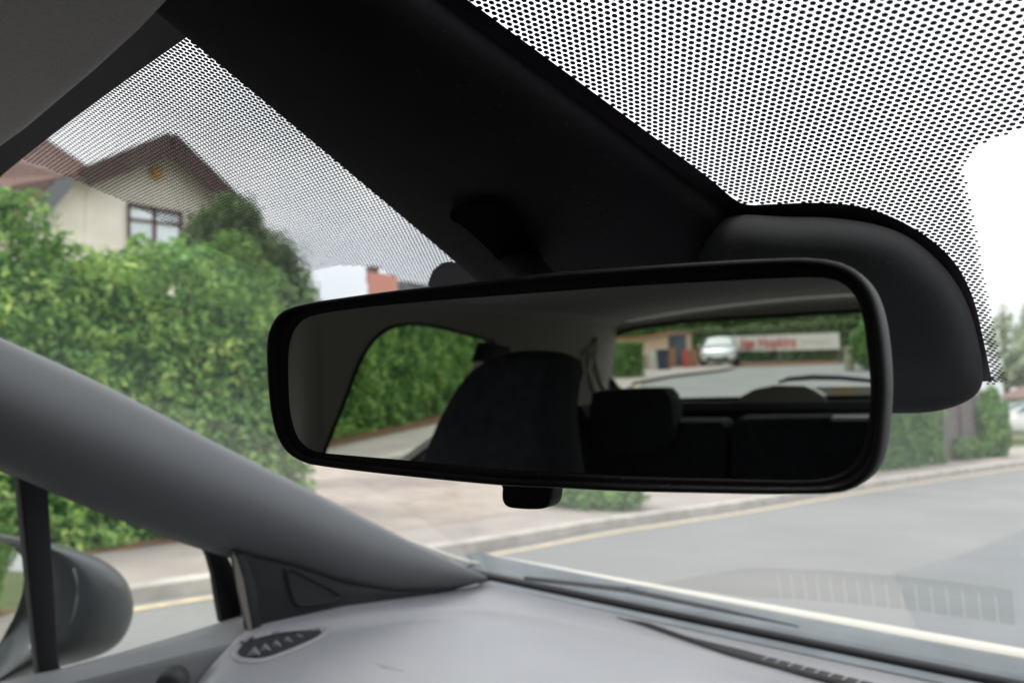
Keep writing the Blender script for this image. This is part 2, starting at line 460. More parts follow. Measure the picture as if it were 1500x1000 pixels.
# rear view mirror
outer = [(394, 500), (395, 545), (398, 584), (403, 615), (410, 640), (424, 662), (446, 677), (480, 684), (580, 696), (736, 711), (820, 715), (920, 720), (1020, 722), (1130, 724), (1215, 723), (1244, 718), (1264, 708), (1282, 690), (1292, 665), (1298, 620), (1301, 560), (1296, 492), (1285, 440), (1268, 410), (1240, 388), (1200, 378), (1140, 378), (1020, 384), (900, 392), (820, 397.5), (740, 407), (660, 417), (580, 425), (500, 436), (460, 442), (430, 449), (411, 459), (400, 477)]
inner = [(424, 520), (424, 560), (427, 605), (436, 636), (448, 652), (466, 661), (500, 665), (592, 673), (716, 685), (820, 691), (940, 696), (1060, 699), (1160, 701), (1205, 699), (1232, 690), (1252, 672), (1265, 648), (1271, 610), (1273, 560), (1266, 490), (1258, 450), (1246, 428), (1228, 413), (1200, 407), (1140, 408), (1020, 414), (900, 421), (820, 427), (740, 433), (660, 439), (580, 446), (500, 455), (470, 460), (450, 466), (436, 478), (427, 497)]
NO = 120
oc = resample(cr(outer, 4, True), NO, True); ic = resample(cr(inner, 4, True), NO, True)
# align starts by angle about the middle
def ang(pts):
    c = np.array((850, 560.)); return [p for p in pts]
c0 = np.array((850, 558.))
def by_ang(pts, n):
    P = np.array(cr(pts, 10, True)); a = np.unwrap(np.arctan2((P[:, 1] - c0[1]) * 3, P[:, 0] - c0[0]))
    a0 = a[0]; sgn = 1 if a[-1] > a[0] else -1
    t = np.linspace(0, 2 * math.pi, n, endpoint=False)
    aa = np.concatenate([(a - a0) * sgn, [2 * math.pi]])
    # start every loop at the same absolute angle
    base = math.pi
    res = []
    X = np.concatenate([P[:, 0], [P[0, 0]]]); Y = np.concatenate([P[:, 1], [P[0, 1]]])
    for k in t:
        th = ((base + sgn * k - a0) * sgn) % (2 * math.pi)
        res.append(np.array((np.interp(th, aa, X), np.interp(th, aa, Y))))
    return res
oc = by_ang(outer, 160); ic = by_ang(inner, 160)
def lerp(a, b, t): return [p * (1 - t) + q * t for p, q in zip(a, b)]
# px lie on the plane of the front face; rows go from the glass edge over the rim to the back
def mrow(pts, off): return [mir(*p) + MN * off for p in pts]
cpt = mir(850, 555)
def shrink(row, k, back): return [cpt + (p - cpt) * np.array([k, k, k]) - MN * back for p in row]
rim = mrow(oc, 0)
rows = [mrow(ic, -.0035), mrow(ic, -.001), mrow(lerp(ic, oc, .12), .0005), mrow(lerp(ic, oc, .35), .0008), mrow(lerp(ic, oc, .5), .0003),
        mrow(lerp(ic, oc, .56), .0020), mrow(lerp(ic, oc, .70), .0034), mrow(lerp(ic, oc, .86), .0028), mrow(lerp(ic, oc, .96), .0010), mrow(oc, -.002),
        shrink(rim, .998, .008), shrink(rim, .985, .018), shrink(rim, .93, .028), shrink(rim, .8, .035), shrink(rim, .4, .040), shrink(rim, .1, .041)]
mir_body = MB().grid(rows, True).mk('rear_view_mirror', M['gloss_black'], car, smooth=True, label='black framed rear view mirror showing the rear window and street')
gp = mrow(lerp(ic, oc, -.0), -.0002)
gl = MB(); gl.add(mrow([p + (p - c0) * .004 for p in ic], 0), [tuple(range(160))])
gl.v = [tuple(np.array(v)) for v in gl.v]
MBg = mk('mirror_glass', gl.v, gl.f, M['mirror'], mir_body)
# make the pane exactly flat
for v in MBg.data.vertices:
    p = np.array(v.co); v.co = Vector(p - MN * ((p - MP) @ MN + .0001))
# adjuster tab
tb = [(737, 700), (808, 700), (808, 720), (805, 736), (797, 744), (780, 746), (757, 745), (742, 742), (735, 732), (735, 715)]
mb = MB(); t2 = cr(tb, 3, True)
mb.prism([mir(*p, -.012) for p in t2], -MN * .009)
mb.mk('adjuster_tab', M['gloss_black'], mir_body, bevel=.0015, seg=3)
# ball joint and stem to the cover
cpt2 = cpt - MN * .035
stem_top = onWS(748, 372, .022)
MB().tube([cpt2, cpt2 - MN * .02 + np.array((0, 0, .01)), stem_top * .6 + cpt2 * .4, stem_top], [.012, .013, .010, .010], 12).mk('stem', M['cover'], mir_body, smooth=True)

# headliner: ceiling sheet with a rolled front edge, down the sides
def roofz(x, y): return 1.372 - .08 * x * x * 1.4 - .02 * ((y + .8) / 1.2) ** 2
rows = []
edge = [(0, 231), (40, 205), (80, 172), (120, 142), (160, 108), (200, 74), (237, 40), (277, -2), (330, -60), (400, -130)]
ex = [-.75 + i * .05 for i in range(31)]
E3 = [at(*p, 2, 1.357) for p in edge]
exx = np.array([p[0] for p in E3]); eyy = np.array([p[1] for p in E3]); o_ = np.argsort(exx)
def ey(x): return float(np.interp(x, exx[o_], eyy[o_]))
def fe(x): return ey(x)
def zed(x): return 1.357 - .03 * max(0, abs(x) - .35)
rows = []
for k in range(9):
    a = math.pi * k / 8
    rows.append([(x, fe(x) - .011 + math.sin(a) * .011, zed(x) + .011 - math.cos(a) * .011) for x in ex])
rows = rows[::-1]
for y in (-.13, -.2, -.35, -.6, -.9, -1.2, -1.5, -1.8, -2.02):
    rows.append([(x, y, min(roofz(x, y), 1.40) - (.0 if y < -.2 else .008)) for x in ex])
MB().grid(rows).mk('headliner', M['fabric'], car, smooth=True, label='grey fabric roof lining')

# A-pillar trim
U = [(-260, 380), (-120, 440), (0, 495), (75, 527), (150, 562), (225, 600), (300, 640), (380, 680), (450, 715), (530, 756), (600, 792), (660, 820), (722, 848)]
Lw = [(-260, 580), (-120, 632), (0, 680), (65, 709), (130, 737), (215, 770), (300, 801), (372, 820), (440, 838), (510, 862), (580, 871), (645, 865), (722, 850)]
xu = [-.57, -.575, -.58, -.585, -.59, -.595, -.60, -.605, -.61, -.615, -.615, -.612, -.61]
rows = []
prof = [(-.0, -.03), (0, 0), (.12, .012), (.3, .022), (.5, .022), (.72, .008), (.9, -.014), (1, -.03), (1.04, -.05)]
for (a, b, x0) in zip(U, Lw, xu):
    a = np.array(a, float); b = np.array(b, float); w = min(1, np.linalg.norm(b - a) / 120)
    rows.append([at(*(a + (b - a) * t), 0, x0 + dx * w) for t, dx in prof])
pil = MB().grid(rows).mk('pillar_trim', M['trim_grey'], car, subsurf=2, label='smooth grey windscreen pillar trim')
# sail panel between pillar, door and dashboard
sail = [(352, 806), (372, 815), (440, 832), (510, 856), (580, 866), (660, 862), (722, 849), (640, 872), (560, 890), (450, 912), (384, 926), (378, 925), (372, 870), (362, 832)]
mb = MB(); mb.prism([at(*p, 0, -.618) for p in sail], (-.03, 0, 0))
sp_ = mb.mk('sail_panel', M['trim_dark'], car, bevel=.002)
tw = [(416, 836), (424, 831), (446, 842), (496, 868), (499, 876), (490, 881), (448, 888), (434, 886), (427, 876)]
t3 = cr(tw, 3, True)
mb = MB()
tc_ = np.mean([at(*p, 0, -.616) for p in t3], axis=0)
P0 = [at(*p, 0, -.6165) for p in t3]; P1 = [tc_ + (p - tc_) * .93 + np.array((.0035, 0, 0)) for p in P0]; P2 = [tc_ + (p - tc_) * .86 + np.array((.0005, 0, 0)) for p in P0]
mb.grid([P0, P1, P2], True); gr = mb.mk('grille_rim', M['trim_dark'], sp_, smooth=True)
mk('speaker_grille', [tuple(p + np.array((.0003, 0, 0))) for p in P2], [tuple(range(len(P2)))], M['grille'], sp_, label='triangular black speaker grille')

# front door: belt, upright, divider, glass
b1 = [(-300, 1075), (0, 998), (94, 977), (175, 955), (250, 933), (322, 911), (350, 902)]
b2 = [(-300, 1150), (-20, 1045), (105, 1000), (203, 975), (280, 956), (350, 940), (373, 930)]
b3 = [(-300, 1330), (0, 1180), (120, 1130), (220, 1080), (300, 1050), (360, 1000), (380, 960)]
A3 = [at(*p, 0, -.668) for p in b1]; B3 = [at(*p, 0, -.615) for p in b2]; C3 = [at(*p, 0, -.60) for p in b3]
A0 = [p + np.array((-.004, 0, -.05)) for p in A3]
rows = [A0, A3, [a * .5 + b * .5 + np.array((0, 0, .004)) for a, b in zip(A3, B3)], [a * .06 + b * .94 for a, b in zip(A3, B3)], B3, [a * .9 + b * .1 for a, b in zip(B3, C3)], C3, [p + np.array((0, 0, -.4)) for p in C3]]
# carry the belt back along the whole door
rows2 = []
for r_ in rows:
    e0 = r_[0].copy(); e1 = e0.copy(); e1[1] = -.62
    rows2.append([e1] + r_)
door = MB().grid(rows2).mk('front_door', M['trim_grey'], car, smooth=True, label='front door with grey top ledge')
mb = MB()
mb.prism([at(*p, 0, -.672) for p in [(298, 797), (330, 803), (350, 850), (356, 912), (325, 912), (319, 880), (313, 840), (306, 815)]], (-.012, 0, 0))
mb.prism([at(*p, 0, -.672) for p in [(-60, 655), (0, 678), (100, 717), (200, 758), (310, 800), (312, 808), (200, 767), (100, 727), (0, 689), (-60, 668)]], (-.012, 0, 0))
mb.mk('window_frame', M['black'], door, bevel=.0015)
mb = MB(); mb.prism([at(*p, 0, -.6150) for p in [(341, 808), (347, 817), (357, 850), (366, 900), (372, 934), (366, 926), (358, 900), (350, 866), (344, 832)]], (-.004, 0, 0))
mb.mk('door_gap', M['sand'], door)
mb = MB(); mb.prism([at(*p, 0, -.6145) for p in [(346, 806), (362, 816), (376, 862), (384, 926), (372, 936), (366, 900), (357, 850)]], (-.02, 0, 0))
mb.mk('gap_rubber', M['black'], door, bevel=.001)
mb = MB()
mb.prism([at(*p, 0, -.672) for p in [(24, 670), (70, 690), (76, 790), (88, 975), (96, 985), (58, 993), (48, 900), (36, 780), (28, 700)]], (-.02, 0, 0))
mb.mk('window_divider', M['black'], door, bevel=.003, seg=3)
gz = [at(*p, 0, -.682) for p in [(-300, 540), (0, 676), (150, 736), (310, 800), (330, 860), (335, 915), (100, 985), (-300, 1090)]]
mk('window_glass', gz, [tuple(range(len(gz)))], M['side_glass'], door)

# door mirror
dm = [(70, 795), (100, 800), (140, 812), (172, 828), (194, 848), (205, 872), (206, 895), (197, 925), (180, 948), (160, 962), (130, 975), (80, 985), (20, 1010), (-60, 1040), (-30, 990), (0, 955), (20, 915), (33, 880), (37, 860), (34, 820), (20, 800), (-10, 788), (-60, 780), (-30, 778), (20, 783)]
out_ = [(-90, 772), (-20, 778), (40, 788), (100, 799), (146, 813), (178, 832), (198, 855), (207, 885), (202, 915), (188, 942), (160, 962), (110, 975), (60, 985), (0, 1010), (-90, 1040)]
face = [(-90, 785), (-30, 788), (5, 792), (22, 798), (32, 808), (37, 825), (38, 845), (36, 868), (30, 890), (22, 908), (14, 926), (4, 948), (-8, 970), (-30, 1000), (-90, 1040)]
xo = [-.95] * 15
rows = []
for t, dx in ((0, .0), (.12, .028), (.3, .055), (.5, .068), (.72, .055), (.9, .02), (1, -.03)):
    rows.append([at(f_[0] + (o[0] - f_[0]) * t, f_[1] + (o[1] - f_[1]) * t, 0, -.93 + dx) for f_, o in zip(face, out_)])
rows.append([p + np.array((-.12, .0, -.004)) for p in rows[-1]])
rows.append([np.array((p[0], p[1], p[2])) * .7 + np.array((-1.1, .16, 1.0)) * .3 + np.array((-.03, 0, 0)) for p in rows[-1]])
# rim around the glass
rimr = [p + np.array((.002, -.006, 0)) for p in rows[0]]
dmh = MB().grid([[p + np.array((-.01, .004, 0)) for p in rows[0]], rimr] + rows).mk('door_mirror', M['teal_grey'], car, subsurf=2, label='dark blue grey door mirror outside the window')
q0 = at(35, 845, 0, -.915); qn = np.array((.42, -.905, .125)); qn /= np.linalg.norm(qn)
def onp(px, py):
    d = D(px, py); return CAM + d * (((q0 - CAM) @ qn) / (d @ qn))
pane = [onp(*p) for p in cr([(-60, 792), (-20, 792), (8, 796), (26, 805), (34, 825), (35, 846), (32, 870), (24, 892), (12, 918), (-5, 948), (-30, 985), (-60, 1000)], 2)]
mk('mirror_pane', pane, [tuple(range(len(pane)))], M['mirror'], dmh)
mb = MB(); mb.tube([at(p[0], p[1], 0, -.853) for p in [(108, 832), (113, 850), (113, 875), (108, 900), (103, 912)]], .0022, 6, .5)
mb.mk('highlight_seam', M['cowl'], dmh, smooth=True)  # lighter grey bead puts the seam's highlight into its colour

# dashboard
crease = [(380, 930), (450, 915), (528, 903), (610, 894), (690, 892), (750, 898), (840, 913), (960, 940), (1080, 970), (1200, 997), (1400, 1048), (1700, 1130)]
def dz0(x, y):
    yb = .80 - .30 * x * x
    z = .912 + .105 * x * x
    if x < -.50: z += .010 * ((-.50 - x) / .1) ** 2 * max(0, min(1, (.62 - y) / .2))
    if y < .22: z -= .55 * (.22 - y) ** 2 * 2.2
    e = (-.535 - x) + (.20 - y) * .75
    if e > 0 and x < -.42: z -= min(.5, 14 * e * e)
    return z
def onz(px, py, fz, up=0):
    d = D(px, py); z = .93
    for _ in range(30):
        p = CAM + d * ((z + up - CAM[2]) / d[2]); z = .5 * z + .5 * fz(p[0], p[1])
    return p
cr3 = np.array([onz(px, py, dz0)[:2] for px, py in cr(crease, 5)])
def dz(x, y):
    z = dz0(x, y)
    A = cr3[:-1]; B = cr3[1:]; d = B - A; P = np.array((x, y))
    t = np.clip(((P - A) * d).sum(1) / (d * d).sum(1), 0, 1)
    q = A + d * t[:, None] - P; L = (q * q).sum(1); i = int(L.argmin())
    side = d[i][0] * (P[1] - A[i][1]) - d[i][1] * (P[0] - A[i][0])
    dist = math.sqrt(L[i]) * (1 if side > 0 else -1)
    w = max(0, min(1, (dist + .008) / .016)); w = w * w * (3 - 2 * w)
    return z - .008 * (1 - w)
xs = np.linspace(-.622, .66, 200)
rows = []
for j in range(150):
    t = j / 149
    rows.append([(x, .0 + (.80 - .30 * x * x - .006 - .0) * t, dz(x, .0 + (.80 - .30 * x * x - .006) * t)) for x in xs])
rows.insert(0, [(x, -.03, .75) for x in xs]); rows.insert(0, [(x, .03, .35) for x in xs])
dash = MB().grid(rows).mk('dashboard', M['dash'], car, smooth=True, label='pale grey dashboard top under the windscreen')
# left end cap rolling down beside the door
# side demister vent
vo = [(338, 958), (342, 948), (356, 940), (384, 931), (420, 924), (455, 921), (478, 921), (482, 926), (470, 936), (440, 950), (405, 964), (378, 971), (352, 970), (340, 965)]
vc = cr(vo, 3, True)
V0 = [onz(*p, dz) + np.array((0, 0, .0005)) for p in vc]; vcn = np.mean(V0, axis=0)
mb = MB(); mb.grid([V0, [vcn + (p - vcn) * .96 + np.array((0, 0, .0030)) for p in V0], [vcn + (p - vcn) * .88 + np.array((0, 0, .0028)) for p in V0], [vcn + (p - vcn) * .84 + np.array((0, 0, .0010)) for p in V0]], True)
vent = mb.mk('side_vent', M['dash'], dash, smooth=True)
mk('vent_shade_sheet', [tuple(vcn + (p - vcn) * .85 + np.array((0, 0, .0012))) for p in V0], [tuple(range(len(V0)))], M['trim_dark'], dash)  # flat dark sheet; shade inside the vent is put in as colour
for k in range(6):
    px = 372 + k * 16; py = 958 - k * 6.3
    a = onz(px, py, dz); mb = MB()
    dirv = np.array((.55, .83, 0)); nrm = np.array((-.83, .55, 0)); w = .0095 - k * .0010
    pts = [a - nrm * w * 1.1 - dirv * .003, a + nrm * w * 1.1 - dirv * .003]
    tri = []
    for q in (-1, 1):
        for (dd, hz) in ((-.0075, .0010), (0, .0075 - k * .0006), (.0075, .0010)): tri.append(a + nrm * w * q + dirv * dd + np.array((0, 0, hz)))
    mb.add(tri, [(0, 1, 4, 3), (1, 2, 5, 4), (0, 2, 1), (3, 4, 5), (0, 3, 5, 2)])
    mb.mk('vent_slat', M['trim_grey'], dash, bevel=.0012, seg=3)
# defroster slot and cells: inner shade put in as flat black strip
slot_xy = [(-.412, .730), (-.385, .731), (-.35, .731), (-.29, .730), (-.20, .729), (-.10, .729), (0, .728), (.052, .727)]
S3 = cr([np.array((x, y, dz(x, y))) for x, y in slot_xy], 6)
S3 = resample(S3, 90)
def slotstrip(w0, w1, up, i0=0, i1=89):
    rws = []
    for i in range(i0, i1 + 1):
        a = S3[i]; t = S3[min(i + 1, 89)] - S3[max(i - 1, 0)]; t /= np.linalg.norm(t); nn = np.array((-t[1], t[0], 0))
        rws.append([a + nn * w0(i) + np.array((0, 0, up)), a + nn * w1(i) + np.array((0, 0, up))])
    return rws
wid = lambda i: .0012 + .0145 * min(1, max(0, (i - 8) / 26))
mb = MB(); mb.grid(slotstrip(lambda i: -wid(i), wid, .0008)); mb.mk('slot_shade_strip', M['black'], dash)
def lipstrip(off, hw, hz):
    rws = []
    for i in range(90):
        a = S3[i]; t = S3[min(i + 1, 89)] - S3[max(i - 1, 0)]; t /= np.linalg.norm(t); nn = np.array((-t[1], t[0], 0)); w = wid(i) * off; k = min(1, i / 10)
        rws.append([a + nn * (w - hw) + np.array((0, 0, .0002)), a + nn * (w - hw * .6) + np.array((0, 0, hz * k)), a + nn * (w + hw * .6) + np.array((0, 0, hz * k)), a + nn * (w + hw) + np.array((0, 0, .0002))])
    return rws
mb = MB(); mb.grid(lipstrip(-1, .0018, .0062)); mb.mk('slot_lip', M['black'], dash, smooth=True)  # black near lip thickens the slot's painted dark line
mb = MB(); mb.grid(lipstrip(1.05, .0016, .0016)); mb.mk('slot_lip', M['dash'], dash, smooth=True)
for i in range(41, 88, 3):
    mb = MB(); i = int(i)
    a = S3[i]; t = S3[i + 1] - S3[i - 1]; t /= np.linalg.norm(t); nn = np.array((-t[1], t[0], 0)); w = wid(i)
    mb.add([a + nn * q * w + t * e * .0011 + np.array((0, 0, .0013)) for q in (-1, 1) for e in (-1, 1)], [(0, 1, 3, 2)])
    mb.mk('slot_rib', M['dash'], dash)
# knob at the lower left
kb = at(250, 1003, 0, -.50)
MB().tube([kb + np.array((-.012, 0.01, 0)), kb + np.array((.0, 0, 0)), kb + np.array((.006, -.006, .0))], [.014, .014, .011], 14).mk('vent_knob', M['black'], dash, smooth=True)
mb = MB()
for a, b in (((549, 970), (566, 978)), ((562, 974), (590, 982)), ((556, 976), (576, 981))):
    A_, B_ = onz(*a, dz), onz(*b, dz); mb.tube([A_ + np.array((0, 0, .0001)), B_ + np.array((0, 0, .0001))], .0002, 4)
mb.mk('scuff', M['trim_dark'], dash)

# cowl, wiper, bonnet outside
rows = []
for t, yo, zo in ((0, -.004, -.012), (.2, .012, -.018), (.5, .05, -.010), (.8, .10, .0), (1, .135, -.004)):
    rows.append([(x, .80 - .30 * x * x + yo, .925 + .10 * x * x + zo) for x in np.linspace(-.72, .74, 40)])
MB().grid(rows).mk('cowl_panel', M['cowl'], car, smooth=True, label='grey blue scuttle panel below the glass')
def bonz(x): return .929 + .055 * x * x
rows = []
for yo, zo in ((.128, -.016), (.129, -.003), (.134, .000), (.144, .000), (.165, -.0065), (.20, -.018), (.30, -.052), (.5, -.125), (.8, -.24), (.95, -.34), (1.0, -.5)):
    rows.append([(x, .80 - .20 * x * x + yo, bonz(x) + zo - (.10 * max(0, abs(x) - .55) * 3 if yo > .2 else 0)) for x in np.linspace(-.76, .76, 40)])
MB().grid(rows).mk('bonnet', M['cream'], car, smooth=True, label='cream bonnet edge seen past the glass')
wg = [at(px, py, 0, xx) for (px, py, xx) in ((588, 786, -.70), (612, 797, -.70), (640, 808, -.70), (665, 817, -.695), (690, 824, -.69), (735, 831, -.685))]
MB().tube(wg, [.001, .003, .004, .004, .004, .002], 8).mk('wing_edge', M['cream'], car, smooth=True)
mb = MB()
mb.tube([WS(-.56, .996, -.008), WS(-.40, .975, -.012), WS(-.28, .98, -.012), WS(-.18, .994, -.016)], [.003, .004, .003, .001], 8)
mb.mk('wiper', M['black'], car, smooth=True, label='black wiper resting at the foot of the glass')

# ------------------------------------------------------------ the cabin behind, seen in the mirror
def sidex(z): return -.665 + max(0, z - .95) * .20
SP0 = (-.665, 0, .95); SPN = np.array((1, 0, -.20)); SPN = SPN / np.linalg.norm(SPN)
def sp3(y, z): return np.array((-.665 + (z - .95) * .20, y, z))
winpx = [(440, 735), (456, 690), (468, 655), (485, 612), (503, 566), (520, 524), (546, 489), (578, 475), (625, 476), (700, 495), (716, 502), (702, 530), (668, 600), (648, 632), (592, 674), (520, 735)]
hole = cr([rpl(*p, SP0, SPN) for p in winpx], 3, True)
outerp = [sp3(y, z) for y, z in ((-.56, .1), (-.56, 1.0), (-.40, 1.36), (-1.0, 1.40), (-2.02, 1.40), (-2.06, .1))]
hole_z = [sp3(y, z) for y, z in ((-1.45, 1.02), (-1.5, 1.25), (-1.62, 1.29), (-1.9, 1.25), (-1.95, 1.05))]
v, f = holed(outerp, [hole])
side = mk('side_trim', v, f, M['trim_beige'], car, solid=.02, label='pale grey pillar and door lining round the rear side window')
mk('side_glass', [p + SPN * -.012 for p in hole], [tuple(range(len(hole)))], M['side_glass'], side)
mb = MB(); mb.tube([p + SPN * .012 for p in hole] + [hole[0] + SPN * .012], .003, 6); mb.mk('window_seal', M['trim_dark'], side, smooth=True)
cpx = [[(418, 440), (420, 700)], [(436, 445), (432, 700)], [(456, 448), (446, 700)], [(474, 452), (458, 700)], [(486, 455), (466, 700)]]
cro = [[rat(*a, 0, xx), rat((a[0] * .4 + b[0] * .6), (a[1] * .4 + b[1] * .6), 0, xx), rat(*b, 0, xx)] for (a, b), xx in zip(cpx, (-.60, -.585, -.578, -.585, -.615))]
MB().grid(cro).mk('centre_pillar_trim', M['trim_beige'], car, subsurf=2)
mb = MB(); mb.tube([rat(px, py, 0, -.63) for px, py in ((480, 462), (486, 520), (480, 570), (462, 640), (455, 680))], .010, 6, .3)
mb.mk('seat_belt', M['trim_dark'], side, smooth=True)
# the other side, mirrored in plan
mx = lambda P: [(-p[0], p[1], p[2]) for p in P]
v, f = holed([np.array(p) for p in mx(outerp)], [[np.array(p) for p in mx(hole)], [np.array(p) for p in mx(hole_z)]])
side2 = mk('side_trim', v, f, M['trim_beige'], car, solid=.02)
mk('side_glass', mx([p + SPN * -.012 for p in hole]), [tuple(range(len(hole)))], glass_mat('unseen_dimming_glass', (.3, .3, .3)), side2)  # unseen pane, darkened to keep light off the cabin lining
# right front door below the belt, and pillar
mb = MB(); mb.box((.68, .0, .55), (.03, 1.3, .84)); mb.mk('front_door', M['trim_grey'], car, bevel=.01, label='other front door')
MB().tube([(.60, -.10, 1.36), (.62, .1, 1.26), (.64, .35, 1.12), (.66, .66, .95)], [.04, .045, .05, .06], 10).mk('pillar_trim', M['trim_grey'], car, smooth=True)
# roof rail over the doors
for sx in (-1, 1):
    MB().tube([(sx * .57, -.02, 1.335), (sx * .60, -.5, 1.345), (sx * .60, -1.2, 1.345), (sx * .58, -2.0, 1.33)], [.03, .035, .035, .03], 8).mk('roof_rail_trim', M['fabric'], car, smooth=True)
mb = MB(); mb.box((0, -.6, .22), (1.4, 3.0, .04)); mb.mk('floor_pan', M['trim_dark'], car)
mb = MB(); mb.box((0, .80, .55), (1.4, .03, .66)); mb.mk('bulkhead', M['trim_dark'], car)

# front seats
spx = [(560, 830), (600, 740), (624, 695), (640, 655), (662, 603), (690, 556), (715, 531), (746, 516), (780, 513), (800, 514), (820, 519), (826, 532), (820, 560), (815, 610), (826, 700), (845, 830)]
back = [rat(*p, 1, -.86) for p in resample(cr(spx, 3), 40)]
def seat(pts, name, dy=-.11, label=None):
    c = np.mean(pts, axis=0)
    rws = [[c + (p - c) * .86 + np.array((0, .055, 0)) for p in pts], [c + (p - c) * .96 + np.array((0, .04, 0)) for p in pts], list(pts), [c + (p - c) * .99 + np.array((0, -.05, 0)) for p in pts], [c + (p - c) * .92 + np.array((0, dy, 0)) for p in pts]]
    m = MB().grid(rws, True, True)
    return m.mk(name, M['seat'], car, smooth=True, label=label)
s1 = seat(back, 'front_seat', label='black front passenger seat')
seat([np.array((p[0] + .83, p[1], p[2])) for p in back], 'front_seat', label='black driver seat')
# dark grab strap piece and buckle seen over the seat
mb = MB(); mb.prism([rat(*p, 0, -.56) for p in ((712, 500), (748, 508), (750, 524), (700, 530))], (-.02, 0, 0)); mb.mk('belt_anchor', M['trim_dark'], car, bevel=.004)
# rear seat
def slab(px, y, th, name, parent, m=None, bevel=.02):
    mb = MB(); mb.prism([rat(*p, 1, y) for p in px], (0, -th, 0)); return mb.mk(name, m or M['seat'], parent, bevel=bevel, seg=4)
rs = slab([(790, 760), (800, 600), (850, 596), (862, 618), (1056, 618), (1062, 626), (1064, 760)], -1.66, .12, 'rear_seat', car)
rs['label'] = 'black rear bench split in two backrests'
slab([(1068, 760), (1068, 624), (1078, 614), (1290, 611), (1400, 611), (1400, 760)], -1.66, .12, 'backrest', rs)
hrp = [(866, 584), (874, 573), (960, 570), (974, 574), (983, 590), (984, 625), (974, 660), (955, 668), (885, 668), (868, 650), (862, 610)]
hb = MB(); hb.prism([rat(*p, 1, -1.60) for p in cr(hrp, 2, True)], (0, -.10, 0)); hb.mk('headrest', M['seat'], rs, bevel=.012, seg=3)
mb = MB(); mb.box((rat(980, 640, 1, -1.66)[0] + .02, -1.69, rat(980, 640, 1, -1.66)[2]), (.5, .02, .003)); 
mb = MB(); q0 = rat(1218, 612, 1, -1.64); q1 = rat(1290, 612, 1, -1.64)
mb.box(((q0[0] + q1[0]) / 2, -1.66, q0[2] - .002), (abs(q1[0] - q0[0]), .05, .008)); mb.mk('pale_bar', mat('pale_bar_grey', (.75, .73, .70), .4), rs, bevel=.002)  # pale bar along the top of the backrest
mb = MB(); mb.box((0, -1.4, .62), (1.2, .5, .16)); mb.mk('seat_cushion', M['seat'], rs, bevel=.03)
# tailgate with the rear window
TY = -2.04
glp = [(884, 507), (886, 524), (894, 550), (906, 567), (930, 578), (983, 585), (1083, 583), (1270, 582), (1276, 582)]
glt = [(884, 507), (889, 498), (900, 491), (932, 481), (1003, 471), (1118, 464), (1258, 460), (1276, 459)]
lo = [rat(*p, 1, TY) for p in glp]; hi = [rat(*p, 1, TY) for p in glt]
half = lo[::-1] + hi[1:]       # centre-bottom -> left -> centre-top
half = [p for p in half if p[0] < .07]
loopL = half
loopR = [np.array((-p[0] + .0, p[1], p[2])) for p in reversed(half)]
loopR = [p for p in loopR if p[0] > .085]
opening = loopL + loopR
op = opening
slit = [rat(*p, 1, TY) for p in cr([(864, 500), (876, 488), (880, 492), (875, 508), (877, 535), (887, 566), (880, 570), (868, 548), (862, 520)], 2, True)]
v, f = holed([np.array(p) for p in ((-.70, TY, .2), (.70, TY, .2), (.70, TY, 1.0), (.66, TY, 1.40), (-.66, TY, 1.40), (-.70, TY, 1.0))], [op])
tg = mk('tailgate', v, f, M['trim_beige'], car, solid=.03, label='tailgate with the rear window and its wiper')
mk('rear_window', [p + np.array((0, -.012, 0)) for p in op], [tuple(range(len(op)))], M['side_glass'], tg)
mb = MB(); mb.tube([p + np.array((0, .016, 0)) for p in op] + [op[0] + np.array((0, .016, 0))], .006, 6); mb.mk('window_seal', M['trim_dark'], tg, smooth=True)
def strip(px, y, th, name, m, par): return slab(px, y, th, name, par, m, .002)
strip([(985, 588), (1290, 588), (1400, 588), (1400, 601), (985, 601)], TY + .03, .02, 'tailgate_trim', M['trim_grey'], tg)
strip([(860, 600), (1400, 600), (1400, 700), (860, 700)], TY + .04, .02, 'load_cover', M['black'], tg)
strip([(1078, 590), (1086, 580), (1104, 570), (1134, 564), (1178, 565), (1192, 571), (1206, 580), (1212, 590)], TY + .035, .03, 'wiper_motor_cover', M['trim_beige'], tg)
mb = MB(); mb.tube([rat(*p, 1, TY - .03) for p in ((1140, 560), (1155, 555), (1190, 552), (1230, 553), (1280, 558))], [.006, .012, .014, .012, .010], 8, .6)
mb.mk('rear_wiper', M['black'], tg, smooth=True)
strip([(1190, 566), (1290, 565), (1290, 579), (1212, 579)], TY - .06, .02, 'tailgate_lip', M['cream'], tg)
mb = MB()
for px in (1229, 1243): mb.tube([rat(px, 571, 1, TY - .058), rat(px, 571, 1, TY - .050)], .0075, 10)
mb.mk('amber_reflector', mat('amber_plastic', (.75, .38, .06), .3), tg)
for pxs, w in (([(874, 496), (869, 515), (871, 540), (880, 562), (892, 580)], .010), ([(864, 510), (860, 530), (863, 555), (872, 580)], .008)):
    mb = MB(); mb.tube([rat(*p, 0, -.585) for p in pxs], w, 8); mb.mk('lit_flange_strip', mat('lit_flange_cream', (.62, .58, .47), .6), side, smooth=True)  # pale colour stands in for light falling on the hatch flange

